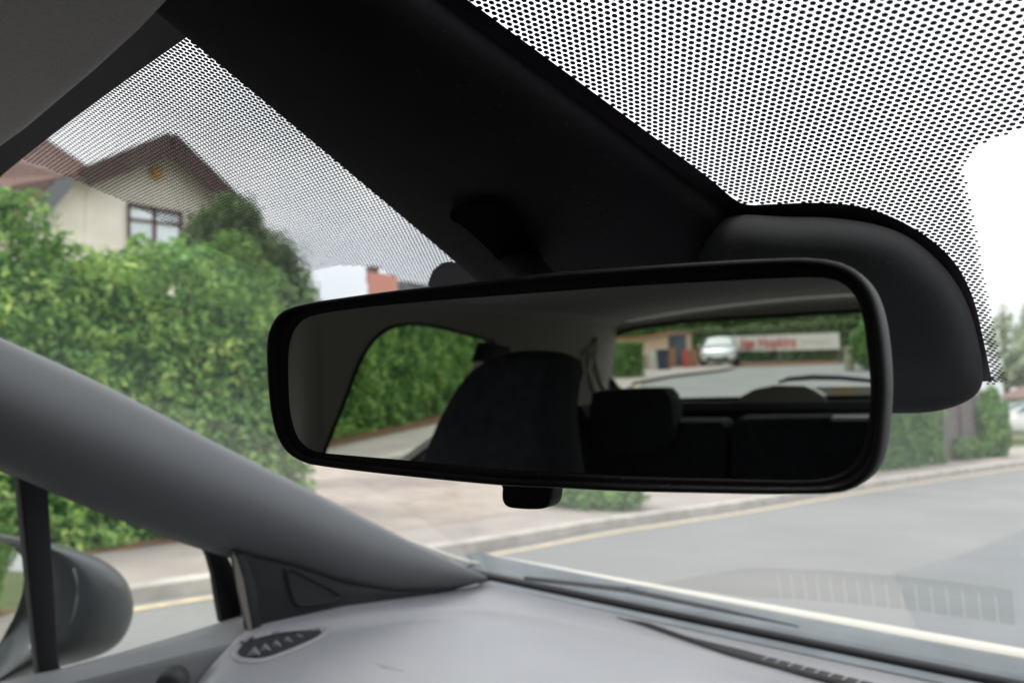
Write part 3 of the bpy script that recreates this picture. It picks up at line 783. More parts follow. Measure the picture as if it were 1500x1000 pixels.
# ==================================================================== OUTSIDE
exec_outside = True
def leaves_mesh(P, Nn, size, clump, name, mats, parent=None, core=None, asp=.5, label=None):
    n = len(P); P = np.asarray(P); Nn = np.asarray(Nn)
    Nn = Nn / np.maximum(np.linalg.norm(Nn, axis=1), 1e-6)[:, None]
    r = rng.normal(size=(n, 3)); T = r - (r * Nn).sum(1)[:, None] * Nn; T /= np.linalg.norm(T, axis=1)[:, None]
    B = np.cross(Nn, T); L = (size * rng.uniform(.5, 1.6, n))[:, None]; W = L * asp
    V = np.stack([P - T * L * .5, P + B * W * .5 + Nn * L * .10, P + T * L * .5 - Nn * L * .12, P - B * W * .5 + Nn * L * .10], 1).reshape(-1, 3)
    base = np.arange(n) * 4
    F = np.stack([base, base + 1, base + 2, base, base + 2, base + 3], 1).reshape(-1, 3)
    nv0 = len(V); val = np.repeat(np.clip(clump + rng.normal(0, .17, n), 0, 1), 4)
    cf = []
    if core is not None:
        cv, cf = core
        V = np.concatenate([V, np.array(cv, float)])
        val = np.concatenate([val, np.full(len(cv), .0)])
    me = bpy.data.meshes.new(name)
    nt = len(F); tris = F
    quads = np.array(cf, int).reshape(-1, 4) + nv0 if len(cf) else np.zeros((0, 4), int)
    loops = np.concatenate([tris.reshape(-1), quads.reshape(-1)])
    me.vertices.add(len(V)); me.vertices.foreach_set('co', V.astype(np.float32).reshape(-1))
    me.loops.add(len(loops)); me.loops.foreach_set('vertex_index', loops.astype(np.int32))
    me.polygons.add(nt + len(quads))
    st = np.concatenate([np.arange(nt) * 3, nt * 3 + np.arange(len(quads)) * 4])
    me.polygons.foreach_set('loop_start', st.astype(np.int32))
    me.polygons.foreach_set('loop_total', np.concatenate([np.full(nt, 3), np.full(len(quads), 4)]).astype(np.int32))
    me.update(calc_edges=True); me.validate()
    a = me.attributes.new('leaf', 'FLOAT', 'POINT'); a.data.foreach_set('value', val.astype(np.float32))
    me.materials.append(mats)
    o = bpy.data.objects.new(name, me); link(o, parent); ORG[o.name] = (0, 0, 0)
    if label: o['label'] = label
    return o
_lat = np.random.default_rng(5).uniform(0, 1, (64, 64, 64))
def _vn(P):
    i = np.floor(P).astype(int); f = P - i; f = f * f * (3 - 2 * f); i &= 63; j = (i + 1) & 63
    x0, y0, z0 = i.T; x1, y1, z1 = j.T; fx, fy, fz = f.T
    L_ = _lat
    a = L_[x0, y0, z0] * (1 - fx) + L_[x1, y0, z0] * fx; b = L_[x0, y1, z0] * (1 - fx) + L_[x1, y1, z0] * fx
    c = L_[x0, y0, z1] * (1 - fx) + L_[x1, y0, z1] * fx; d = L_[x0, y1, z1] * (1 - fx) + L_[x1, y1, z1] * fx
    return (a * (1 - fy) + b * fy) * (1 - fz) + (c * (1 - fy) + d * fy) * fz
def noise3(P, sc_):      # smooth clump noise in 0..1
    P = np.asarray(P) * sc_ * .8
    return np.clip(.5 + 1.25 * ((_vn(P) * .65 + _vn(P * 2.1 + 7.3) * .35) - .5), 0, 1)
LM = {
 'laurel': leaf_mat('laurel_leaf', (.04, .12, .03), (.175, .37, .075), (.52, .66, .17)),
 'dark': leaf_mat('conifer_leaf', (.035, .08, .02), (.10, .20, .04), (.19, .33, .07)),
 'privet': leaf_mat('privet_leaf', (.05, .13, .03), (.12, .26, .055), (.24, .40, .09)),
 'far': leaf_mat('far_leaf', (.05, .10, .04), (.12, .19, .07), (.25, .33, .13)),
 'pale': leaf_mat('hazed_leaf', (.16, .22, .14), (.26, .33, .20), (.42, .48, .30)),  # veil of haze over the far trees mixed into the leaf colour
}
M['bark'] = mat('bark', (.12, .09, .065), .9, .2, var=.4, vscale=8, bump=.6, bscale=60)
def quad_box(x0, x1, y0, y1, z0, z1):
    v = [(x, y, z) for x in (x0, x1) for y in (y0, y1) for z in (z0, z1)]
    return v, [(0, 1, 3, 2), (4, 6, 7, 5), (0, 4, 5, 1), (2, 3, 7, 6), (0, 2, 6, 4), (1, 5, 7, 3)]
def trunk(name, base, h, r, parent, lean=(0, 0), limbs=6, spread=.8):
    mb = MB(); b = np.array(base, float)
    top = b + np.array((lean[0], lean[1], h))
    mb.tube([b, b * .6 + top * .4 + np.array((.05, -.04, 0)), top], [r, r * .75, r * .3], 9)
    for k in range(limbs):
        t = .35 + .55 * k / max(1, limbs - 1); a = k * 2.4; s_ = b + (top - b) * t
        e = s_ + np.array((math.cos(a) * spread, math.sin(a) * spread, spread * .9)) * (1.2 - t)
        mb.tube([s_, s_ * .5 + e * .5 + np.array((0, 0, -.05)), e], [r * .4, r * .25, r * .08], 6)
    return mb.mk(name, M['bark'], parent, smooth=True)
def crown(name, blobs, n, size, m, parent, seed=0, lo=.25, hi=.8, core=True):
    P, Nn = [], []
    tot = sum(b[3] * b[4] for b in blobs)
    for (x, y, z, rx, rz) in blobs:
        k = int(n * rx * rz / tot); d = rng.normal(size=(k, 3)); d /= np.linalg.norm(d, axis=1)[:, None]
        bumps = 1 + .16 * np.sin(d[:, 0] * 7 + x * 3) * np.cos(d[:, 2] * 6 + y) + .1 * np.sin(d[:, 1] * 13 + z)
        rad = rng.uniform(.55, 1.05, k) ** .6 * bumps
        P.append(np.array((x, y, z)) + d * rad[:, None] * np.array((rx, rx, rz))); Nn.append(d + rng.normal(0, .5, (k, 3)) + np.array((0, 0, .4)))
    P = np.concatenate(P); Nn = np.concatenate(Nn)
    cl = lo + (hi - lo) * noise3(P, 3.2 / max(.5, size * 8))
    return leaves_mesh(P, Nn, size, cl, name, m, parent)

# ---- ground sheets
M['asphalt'] = mat('asphalt', (.195, .193, .186), .85, .3, col2=(.158, .160, .158), vscale=.7, detail=10, bump=.8, bscale=90)
M['patch'] = mat('asphalt_patch', (.150, .157, .16), .85, .3, col2=(.130, .137, .14), vscale=2, detail=10, bump=.8, bscale=90)
M['pave'] = mat('pavement_tarmac', (.31, .275, .245), .9, .2, col2=(.25, .22, .20), vscale=2.2, detail=12, bump=.8, bscale=60)
M['kerb'] = mat('kerb_concrete', (.37, .345, .31), .85, .3, var=.2, vscale=4, bump=.4, bscale=60)
M['drive'] = mat('drive_gravel', (.36, .305, .26), .9, .2, col2=(.27, .225, .19), vscale=3.5, detail=14, bump=1, bscale=40)
M['soil'] = mat('soil_and_leaf_litter', (.20, .115, .06), .95, .1, col2=(.09, .06, .04), vscale=7, detail=12, bump=1, bscale=40)
M['yellow'] = mat('yellow_road_paint', (.54, .43, .25), .7, .3, col2=(.34, .30, .22), vscale=9, detail=10)
M['earth'] = mat('ground_grass', (.10, .12, .05), .95, .1, var=.4, vscale=1, bump=1, bscale=30)
tag(mk('ground', [(-400, -400, -.02), (400, -400, -.02), (400, 400, -.02), (-400, 400, -.02)], [(0, 1, 2, 3)], M['earth']), kind='structure')
# kerb line (x of the road edge at y), from behind the car to far ahead
EY = [(-48, -14.5), (-40, -12.2), (-34, -10.4), (-28, -8.6), (-22, -7.0), (-16, -5.9), (-10, -5.3), (-4, -5.05), (0, -4.98), (1.94, -4.95), (4.65, -4.60), (6.3, -4.55), (8.5, -4.30), (12.5, -4.0), (18.6, -3.35), (24, -2.6), (32, -1.2), (45, 1.5), (60, 5)]
EC = cr([(x, y, 0) for y, x in EY], 5)
def edge_off(d, z, i):
    a = EC[i]; t = EC[min(i + 1, len(EC) - 1)] - EC[max(i - 1, 0)]; t /= np.linalg.norm(t)
    return a + np.array((-t[1], t[0], 0)) * d + np.array((0, 0, z))
def ribbon(name, offs, m, kind='structure', rng_=None, **k):
    I = range(*(rng_ or (0, len(EC))))
    o = MB().grid([[edge_off(d, z, i) for d, z in offs] for i in I]).mk(name, m, None, **k)
    return tag(o, kind=kind)
tag(mk('road', [tuple(edge_off(-.0, 0, i)) for i in range(len(EC))] + [(60, 60, 0), (60, -60, 0), (-14.5, -60, 0)], [tuple(range(len(EC) + 3))], M['asphalt']), kind='structure')
ribbon('kerb', [(0, -.02), (0.005, .09), (.02, .10), (.13, .10), (.13, .05)], M['kerb'])
ribbon('pavement', [(.128, .096), (2.2, .096)], M['pave'])
ribbon('yellow_line', [(-.22, .004), (-.12, .004)], M['yellow'])
# darker resurfaced part of the road, right of the picture
mk_ = [at(*p, 2, .004) for p in ((1310, 838), (1400, 815), (1500, 775), (1800, 690), (2200, 800), (1500, 1300))]
tag(mk('road_patch', mk_, [tuple(range(len(mk_)))], M['patch']), kind='structure')
# driveway beyond the hedge end
tag(mk('driveway', [(-6.6, 4.2, .10), (-5.6, 4.2, .10), (-5.4, 11.5, .10), (-5.5, 12.5, .10), (-19, 15, .10), (-20, 5, .10)], [tuple(range(6))], M['drive']), kind='structure')
tag(mk('verge', [(-6.35, 4.3, .104), (-6.35, -3, .104), (-6.5, -7, .104), (-7.0, -13, .104), (-9, -20, .104), (-10.5, -20, .104), (-8.5, -10, .104), (-7.4, 4.3, .104)], [tuple(range(8))], M['soil']), kind='structure')
tag(mk('rear_forecourt', [tuple(rat(*p, 2, .101)) for p in ((884, 575), (925, 560), (985, 549), (1055, 541), (1078, 537), (1040, 530), (960, 528), (860, 545), (840, 560))], [tuple(range(9))], M['pave']), kind='structure')

# ---- the long laurel hedge
def hedge_line(name, path, h, depth, n, size, m, label, cat='hedge', bump=.16, seed=0, lo=.2, hi=.85, end=True, hfun=None, grp=None):
    root = tag(empty(name, (*path[0], 0)), label, cat, grp)
    path = np.array(path, float); seg = np.linalg.norm(np.diff(path, axis=0), axis=1); L = seg.sum(); cum = np.concatenate([[0], np.cumsum(seg)])
    H = hfun or (lambda s: h)
    s_ = rng.uniform(-depth * .4 if end else 0, L + (depth * .4 if end else 0), n); z0 = rng.uniform(.02, 1, n)
    def frame(s):
        s2 = np.clip(s, 0, L); i = np.clip(np.searchsorted(cum, s2, side='right') - 1, 0, len(seg) - 1)
        t = (path[i + 1] - path[i]) / seg[i][:, None]; p = path[i] + t * (s - cum[i])[:, None]
        return p, t, np.stack([-t[:, 1], t[:, 0]], 1)
    p, t, nn = frame(s_)
    hh_ = np.array([H(s) for s in s_])
    kind = rng.uniform(size=n)
    u = rng.uniform(-1, 1, n)
    dist = np.where(kind < .42, 1, np.where(kind < .62, -1, u)) * depth / 2
    z = np.where(kind < .62, z0 * hh_, hh_ * 1.0)
    hend = np.array([H(v) for v in np.where(u > 0, L + depth * .3, -depth * .3)])
    ends = kind > .88
    s_e = np.where(u > 0, L + depth * .3, -depth * .3)
    pe, te, ne = frame(s_e)
    if end:
        p = np.where(ends[:, None], pe, p); z = np.where(ends, z0 * hend, z); dist = np.where(ends, rng.uniform(-1, 1, n) * depth / 2, dist)
    # bulging surface
    P = np.stack([p[:, 0] - nn[:, 0] * dist, p[:, 1] - nn[:, 1] * dist, z], 1)
    out = np.where((kind < .62)[:, None], np.stack([-nn[:, 0] * np.sign(dist), -nn[:, 1] * np.sign(dist), np.full(n, .25)], 1), np.array((0, 0, 1.)))
    if end: out = np.where(ends[:, None], np.stack([t[:, 0] * np.sign(u), t[:, 1] * np.sign(u), np.full(n, .2)], 1), out)
    b1_ = noise3(P, 2.6); b2_ = noise3(P, 7.5)
    P = P + out * (bump * (b1_ * 1.3 + b2_ * .6 - .9) - rng.uniform(0, 1, n) ** 2 * .22)[:, None]
    P[:, 2] = np.maximum(P[:, 2], .12)
    # leaves of one spray share a tilt
    Nn = out + rng.normal(0, .65, (n, 3)) + np.array((0, 0, .45))
    cl = lo + (hi - lo) * (.55 * b2_ + .45 * noise3(P + 9, 4.3)) + .10 * rng.uniform(-1, 1, n)
    cv, cf = [], []
    for i in range(len(seg)):
        t_ = (path[i + 1] - path[i]) / seg[i]; q = np.array((-t_[1], t_[0])); dd = depth / 2 - .16; k0 = len(cv)
        a0, a1 = path[i] + t_ * (.1 if i == 0 else -.1), path[i + 1] - t_ * (.1 if i == len(seg) - 1 else -.1)
        ha, hb = H(cum[i]) - .42, H(cum[i + 1]) - .42
        for pt, hz in ((a0, ha), (a1, hb)):
            for sg in (-1, 1):
                for z_ in (.1, hz): cv.append((*(pt + q * dd * sg), z_))
        cf += [(k0, k0 + 1, k0 + 5, k0 + 4), (k0 + 2, k0 + 6, k0 + 7, k0 + 3), (k0 + 1, k0 + 3, k0 + 7, k0 + 5), (k0, k0 + 2, k0 + 3, k0 + 1), (k0 + 4, k0 + 5, k0 + 7, k0 + 6)]
    leaves_mesh(P, Nn, size, cl, 'foliage', m, root, core=(cv, cf), asp=.48)
    for k in range(int(L / 1.6) + 1):
        a, _, _ = frame(np.array([min(L, k * 1.6)])); mb = MB(); mb.tube([(a[0][0], a[0][1], 0), (a[0][0] + .05, a[0][1], .6), (a[0][0], a[0][1] + .08, 1.1)], [.05, .04, .03], 6)
        mb.mk('stem', M['bark'], root, smooth=True)
    return root
top = [(0, 268), (60, 290), (100, 330), (135, 365), (170, 372), (215, 352), (262, 350), (300, 320), (340, 296), (370, 320), (398, 360), (425, 400), (445, 450)]
TP = [at(*p, 0, -6.75) for p in top]; ty = [p[1] for p in TP]; tz = [p[2] for p in TP]
def hf(s):
    y = -15 + s * 1.0
    yy = PATH_Y(s)
    return float(np.interp(yy, [-20, 0, *ty], [2.9, 3.1, *tz])) - .13 - .30 * max(0, min(1, (yy - 3.0) / 1.3))
hp = [(-9.2, -17), (-8.2, -11), (-7.4, -4), (-7.3, 0), (-7.3, 3.9)]
_seg = np.linalg.norm(np.diff(np.array(hp), axis=0), axis=1); _cum = np.concatenate([[0], np.cumsum(_seg)])
def PATH_Y(s): return max(0, s - _cum[-1]) + float(np.interp(s, _cum, [p[1] for p in hp]))
hedge_line('laurel_hedge', hp, 3, 1.4, 160000, .074, LM['laurel'], 'tall bright green laurel hedge along the pavement beside the car', hfun=hf, bump=.36, lo=.0, hi=1.0)

# ---- bushy conifer behind the hedge
t = tag(empty('garden_tree', (-10.2, 6.6, 0)), 'dark green bushy tree rising behind the laurel hedge in front of the house', 'tree')
def A(px, py, x): return at(px, py, 0, x)
p1, p2, p3, p4 = A(340, 328, -10), A(372, 385, -10), A(388, 460, -10), A(308, 352, -10)
crown('crown', [(*p1, .42, .42), (*A(330, 380, -10), .62, .7), (*p2, .6, .5), (*p3, .7, .9), (*A(370, 470, -10), .9, 1.2), (*p4, .35, .4)], 26000, .075, LM['dark'], t)
bs = A(370, 470, -10)
trunk('trunk', (bs[0], bs[1], 0), 3.4, .12, t, limbs=7, spread=.7)

# ---- gabled house
hs = tag(empty('house', (-20, 9, 0)), 'cream rendered house with brown gable roof and a maroon framed window', 'house')
M['render'] = mat('cream_render', (.80, .755, .65), .9, .2, var=.06, vscale=2, bump=.4, bscale=40)
M['tile'] = mat('brown_roof_tile', (.15, .095, .08), .85, .2, var=.35, vscale=9, bump=1, bscale=12, stretch=(1, 1, 4))
M['barge'] = mat('brown_bargeboard', (.10, .06, .05), .7, .3)
M['joint_grey'] = mat('joint_dark_grey', (.14, .15, .16), .6, .3)
M['maroon'] = mat('maroon_window_frame', (.10, .04, .045), .5, .4)
M['pane'] = mat('window_pane', (.68, .78, .80), .12, .6, var=.15, vscale=1.2)
XH = -20.0
pk, el, er = at(240, 206, 0, XH), at(128, 252, 0, XH), at(352, 312, 0, XH)
wall_pts = [(XH, el[1], 0), (XH, el[1], el[2]), (XH, pk[1], pk[2]), (XH, er[1], er[2]), (XH, er[1], 0)]
# wall left of the gable, up under the other roof
wl2 = [at(20, 420, 0, XH), at(20, 330, 0, XH), at(70, 312, 0, XH), at(112, 262, 0, XH), at(128, 252, 0, XH)]
mb = MB(); mb.prism(wall_pts, (-7, 0, 0)); wallo = mb.mk('wall', M['render'], hs)
mb = MB(); mb.prism([(XH - .02, p[1], p[2]) for p in wl2] + [(XH - .02, el[1], 0), (XH - .02, wl2[0][1], 0)], (-7, 0, 0)); mb.mk('wall', M['render'], hs)
# roof slopes with an overhang
mb = MB()
for e, s_ in ((el, -1), (er, 1)):
    dirr = (e - pk); dirr /= np.linalg.norm(dirr); e2 = e + dirr * .35; nrm = np.cross(dirr, (1, 0, 0)); nrm *= np.sign(nrm[2])
    mb.add([pk + nrm * .1 + np.array((.45, 0, 0)), e2 + nrm * .1 + np.array((.45, 0, 0)), e2 + nrm * .1 - np.array((7, 0, 0)), pk + nrm * .1 - np.array((7, 0, 0)),
            pk + np.array((.45, 0, -.02)), e2 + np.array((.45, 0, -.02)), e2 - np.array((7, 0, 0)), pk - np.array((7, 0, 0))], [(0, 1, 2, 3), (4, 7, 6, 5), (0, 4, 5, 1), (1, 5, 6, 2), (3, 2, 6, 7)])
rf = mb.mk('roof', M['tile'], hs)
mb = MB()
for e, s_ in ((el, -1), (er, 1)):
    dirr = (e - pk); dirr /= np.linalg.norm(dirr); e2 = e + dirr * .35; nrm = np.cross(dirr, (1, 0, 0)); nrm *= np.sign(nrm[2])
    mb.prism([pk + nrm * .12 + np.array((.46, 0, 0)), e2 + nrm * .12 + np.array((.46, 0, 0)), e2 - nrm * .32 + np.array((.46, 0, 0)), pk + np.array((.46, 0, -.5))], (.05, 0, 0))
mb.mk('bargeboard', M['barge'], rf)
# the other roof, to the left of the gable
lr = [at(*p, 0, XH + .4) for p in ((-260, 262), (-40, 292), (22, 318), (66, 306), (112, 262), (128, 250))]
lt = [at(*p, 0, XH - 2.2) for p in ((128, 248), (58, 203), (-260, 150))]
mb = MB(); mb.prism(lr + lt, (-.1, 0, .15)); mb.mk('roof', M['tile'], hs)
mb = MB(); mb.prism([at(*p, 0, XH + .44) for p in ((52, 296), (86, 262), (108, 262), (100, 280), (72, 312), (50, 306))], (.05, 0, 0)); mb.mk('roof_joint_strip', M['joint_grey'], hs)  # dark grey strip where the two roofs join
gut = MB(); gut.tube([er + np.array((.3, .25, -.05)), er + np.array((-6, .25, -.05))], .07, 8); gut.mk('gutter', M['barge'], hs, smooth=True)

# window
def wpx(pts, dx, th, name, m, par): 
    b_ = MB()
    for q in pts: b_.prism([at(*p, 0, XH + dx) for p in q], (th, 0, 0))
    return b_.mk(name, m, par)
win = wpx([[(186, 297), (266, 311), (266, 316), (186, 303)], [(186, 297), (190, 298), (190, 366), (186, 366)], [(262, 310), (266, 311), (266, 366), (262, 366)], [(223, 304), (228, 305), (228, 366), (223, 366)], [(186, 319), (266, 328), (266, 332), (186, 323)], [(186, 361), (266, 362), (266, 367), (186, 367)]], .02, .06, 'window', M['maroon'], hs)
wpx([[(187, 299), (265, 312), (265, 366), (187, 366)]], .015, .012, 'pane', M['pane'], win)
wpx([[(182, 366), (270, 367), (270, 372), (182, 371)]], .02, .12, 'sill', mat('white_sill', (.6, .6, .58), .6), win)
gl_ = at(229, 254, 0, XH + .05)
MB().tube([gl_, gl_ + np.array((.1, 0, 0))], .16, 14).mk('gable_lamp', mat('orange_lamp_glass', (.62, .36, .10), .4), hs, smooth=True)

# ---- pink rendered building with a chimney, far behind
pb = tag(empty('far_house', (-30, 30, 0)), 'pink rendered wall and small dark chimney just above the mirror frame', 'house')
XP = -34
q = [at(536, 398, 0, XP), at(556, 392, 0, XP), at(574, 402, 0, XP)]
yl, yr = at(536, 600, 0, XP)[1], at(575, 600, 0, XP)[1]
mb = MB(); mb.prism([(XP, yl, 0), (XP, yl, q[0][2]), (XP, yr, q[2][2]), (XP, yr, 0)], (-4, 4.4, 0)); mb.mk('wall', mat('pink_render', (.62, .27, .22), .9, var=.06), pb)
yl2, yr2 = at(588, 600, 0, XP)[1], at(650, 600, 0, XP)[1]; zt = at(600, 408, 0, XP)[2]
mb = MB(); mb.prism([(XP - 1, yr, 0), (XP - 1, yr, zt - 1.2), (XP - 1, yl2, zt - .6), (XP - 1, yl2 + .4, zt), (XP - 1, yr2, zt), (XP - 1, yr2, 0)], (-1, 1.1, 0)); mb.mk('extension', mat('dark_slate', (.12, .12, .13), .8, var=.2), pb)
c_ = at(556, 389, 0, XP); mb = MB(); mb.box((XP - .6, c_[1], c_[2] - .5), (.5, .45, .8)); mb.box((XP - .6, c_[1], c_[2] - .06), (.6, .55, .12))
mb.mk('chimney', mat('dark_chimney_brick', (.12, .08, .07), .9, var=.3, vscale=6), pb)

# ---- planting and boundary beyond the drive
sx_, sy_ = at(868, 741, 2, .1)[:2]
b_ = tag(empty('low_shrub', (sx_, sy_, 0)), 'low green shrub at the edge of the drive just under the mirror', 'shrub')
crown('foliage', [(*at(830, 705, 1, sy_), .42, .38), (*at(872, 708, 1, sy_), .45, .36), (*at(905, 714, 1, sy_), .32, .28)], 6000, .06, LM['laurel'], b_)
trunk('stem', (sx_, sy_, 0), .35, .04, b_, limbs=4, spread=.3)
def gp(px, py): return at(px, py, 2, .1)
# big hedge behind the mirror to the right, with its clipped end by the fence
g0, g1 = gp(1240, 693), gp(1378, 676)
g1 = gp(1352, 678)
hedge_line('clipped_hedge', [(g0[0] - .4, g0[1] - 3), (g0[0] - .2, g0[1]), (g1[0], g1[1])], 1.9, .7, 16000, .09, LM['privet'], 'clipped green hedge before the grey timber fence, right of the mirror', bump=.1, lo=.3, hi=.7)
# fence panel
M['fence'] = mat('weathered_fence_wood', (.17, .15, .14), .9, .2, var=.3, vscale=12, bump=1, bscale=50, stretch=(6, 6, .6))
fa, fb = gp(1378, 676), gp(1432, 668)
fz = at(1400, 580, 1, fa[1] * .5 + fb[1] * .5)[2]
fn = tag(empty('timber_fence', (*fa[:2], 0)), 'weathered grey vertical board fence between the clipped hedge and the round topped bush', 'fence')
dvec = (fb - fa); Lf = np.linalg.norm(dvec[:2]); ang_ = math.atan2(dvec[1], dvec[0])
mb = MB(); nb = 22
for k in range(nb):
    c = fa + dvec * ((k + .5) / nb); hz = fz + .02 * math.sin(k * 2.3)
    mb.box((c[0] + .012 * (k % 2), c[1], hz / 2 + .03), (Lf / nb * .96, .02, hz), ang_)
mb.mk('fence_panel', M['fence'], fn)
for e in (fa, fb, fa * .5 + fb * .5):
    mb = MB(); mb.box((e[0] + .05, e[1], fz / 2 + .05), (.1, .1, fz + .1), ang_); mb.mk('fence_post', M['fence'], fn)
# round topped bush
r0 = gp(1453, 668)
def H(px, py, y): return at(px, py, 1, y)
bt = tag(empty('round_bush', (*r0[:2], 0)), 'round topped green bush between the fence and the white car', 'shrub')
bc = H(1452, 612, r0[1]); rw = abs(H(1479, 612, r0[1])[0] - H(1428, 612, r0[1])[0]) / 2; rh = (H(1452, 569, r0[1])[2] - .1) / 2
crown('foliage', [(bc[0], bc[1], rh + .1, rw, rh), (bc[0], bc[1], rh * .7, rw * .95, rh * .7), (bc[0] - .1, bc[1] - .1, rh * 1.4, rw * .8, rh * .6)], 12000, .09, LM['privet'], bt, lo=.4, hi=.85)
trunk('stem', (bc[0], bc[1], 0), rh * 1.6, .08, bt, limbs=5, spread=.5)
# little plants along the fence foot
for k, px in enumerate((1398, 1418, 1437)):
    a = gp(px, 673 - k * 2)
    o = tag(empty('kerb_plant', (*a[:2], 0)), ['small green plant at the fence foot nearest the clipped hedge', 'small green plant at the middle of the fence foot', 'small green plant at the fence foot beside the round bush'][k], 'plant', 'small plants along the fence foot')
    crown('foliage', [(a[0], a[1], .3, .32, .26)], 900, .07, LM['privet'], o)
    trunk('stem', (a[0], a[1], 0), .3, .02, o, limbs=3, spread=.2)

# far brick house with brown roof
YB = 44.
h2 = tag(empty('brick_house', (*H(1520, 640, YB)[:2], 0)), 'red brick house with a low brown roof behind the round bush', 'house')
M['brick'] = mat('red_brick', (.30, .14, .10), .9, .2, var=.25, vscale=6, bump=.5, bscale=30)
mb = MB(); a, b = H(1478, 600, YB), H(1700, 600, YB); ztop = H(1500, 580, YB)[2]
mb.box(((a[0] + b[0]) / 2, YB + 3, ztop / 2), (b[0] - a[0], 6, ztop)); mb.mk('wall', M['brick'], h2)
mb = MB(); rz = H(1500, 553, YB + 3)[2]
x0, x1 = a[0] - .5, b[0] + .5
mb.add([(x0, YB - .5, ztop - .1), (x1, YB - .5, ztop - .1), (x1, YB + 3, rz), (x0 + 1.5, YB + 3, rz), (x0, YB + 6.5, ztop - .1), (x1, YB + 6.5, ztop - .1)], [(0, 1, 2, 3), (3, 2, 5, 4), (0, 3, 4), (1, 5, 2), (0, 4, 5, 1)])
mb.mk('roof', M['tile'], h2)
mb = MB(); mb.box((H(1497, 610, YB)[0], YB - .04, ztop * .55), (1.1, .06, 1.2)); wf = mb.mk('window', mat('white_upvc', (.7, .7, .68), .5), h2)
mb = MB(); mb.box((H(1497, 610, YB)[0], YB - .08, ztop * .55), (.9, .03, 1.0)); mb.mk('pane', M['pane'], wf)

# ---- a car generator (hatchback), used for the white car ahead and the one behind
M['tyre'] = mat('tyre_rubber', (.02, .02, .02), .8, .2)
M['rim'] = mat('alloy_rim', (.45, .45, .46), .35, .5, metal=.8)
M['cglass'] = mat('parked_car_glass', (.10, .15, .16), .35, .3)
M['white_paint'] = mat('white_car_paint', (.52, .53, .52), .35, .5, coat=.5)
M['lamp'] = mat('headlamp_glass', (.55, .58, .60), .12, .6)
def parked_car(loc, rot, label, h=1.5):
    root = tag(empty('parked_car', loc), label, 'car')
    # body profile: (x forward, half width, z bottom, z belt)
    st = [(2.05, .62, .34, .55), (1.98, .78, .26, .74), (1.6, .86, .22, .88), (1.0, .88, .22, .98), (.4, .89, .22, 1.02), (-.6, .89, .22, 1.04), (-1.5, .88, .24, 1.06), (-1.9, .82, .30, .98), (-2.0, .70, .40, .80)]
    rows = []
    for x, w, zb, zt in st:
        rows.append([(x, -w * .9, zb), (x, -w, zb + .12), (x, -w, zt - .18), (x, -w * .93, zt - .03), (x, -w * .6, zt + .02), (x, 0, zt + .03), (x, w * .6, zt + .02), (x, w * .93, zt - .03), (x, w, zt - .18), (x, w, zb + .12), (x, w * .9, zb)])
    body = MB().grid(rows, True, True).mk('body', M['white_paint'], root, subsurf=1)
    gh = [(.95, .74, 1.0), (.45, .66, 1.30), (.10, .60, 1.45), (-.5, .58, 1.50), (-1.2, .58, 1.46), (-1.6, .62, 1.30), (-1.85, .70, 1.02)]
    rows = [[(x, -w - .03 * (1.5 - z) * 3, .98), (x, -w, z - .06 if z > 1.1 else z), (x, -w * .8, z), (x, 0, z + .015), (x, w * .8, z), (x, w, z - .06 if z > 1.1 else z), (x, w + .03 * (1.5 - z) * 3, .98)] for x, w, z in gh]
    MB().grid(rows, False).mk('cabin', M['white_paint'], root, subsurf=1)
    MB().add([(.97, -.66, 1.05), (.97, .66, 1.05), (.33, .54, 1.405), (.33, -.54, 1.405)], [(0, 1, 2, 3)]).mk('windscreen', M['cglass'], root, solid=.03)
    for s_ in (-1, 1):
        MB().add([(.75, s_ * .80, 1.05), (.15, s_ * .66, 1.40), (-1.1, s_ * .65, 1.40), (-1.5, s_ * .77, 1.08)], [(0, 1, 2, 3)]).mk('side_window', M['cglass'], root, solid=.03)
        mb = MB(); mb.tube([(1.96, s_ * .50, .70), (1.86, s_ * .74, .76), (1.68, s_ * .83, .80)], [.05, .075, .03], 8, .8); mb.mk('headlight', M['lamp'], root, smooth=True)
        mb = MB(); mb.tube([(.62, s_ * .86, 1.04), (.66, s_ * 1.0, 1.08)], [.09, .07], 8, .6); mb.mk('wing_mirror', M['white_paint'], root, smooth=True)
        for x in (1.28, -1.28):
            mb = MB(); mb.tube([(x, s_ * .72, .31), (x, s_ * .90, .31)], [.31, .31], 24); wv = mb.mk('wheel', M['tyre'], root, bevel=.02)
            mb = MB(); mb.tube([(x, s_ * .895, .31), (x, s_ * .91, .31)], [.20, .19], 10); mb.mk('rim', M['rim'], wv)
            mb = MB(); mb.tube([(x, s_ * .80, .36), (x, s_ * .885, .36)], [.36, .37], 20); mb.mk('wheel_arch', M['black'], root)
    mb = MB(); mb.box((2.03, 0, .42), (.06, 1.0, .16)); mb.mk('grille', M['black'], root, bevel=.02)
    mb = MB(); mb.box((2.055, 0, .52), (.02, .5, .11)); mb.mk('number_plate', mat('number_plate_white', (.75, .75, .72), .5), root)
    for o in list(root.children): o.matrix_parent_inverse = Matrix.Identity(4)
    for o in list(root.children):
        for c in o.children: c.matrix_parent_inverse = Matrix.Identity(4)
    root.rotation_euler = (0, 0, rot)
    return root
YC = 33.
pc = H(1522, 640, YC)
parked_car((pc[0], YC, .02), math.radians(195), 'white car parked at the far right edge beyond the round bush')
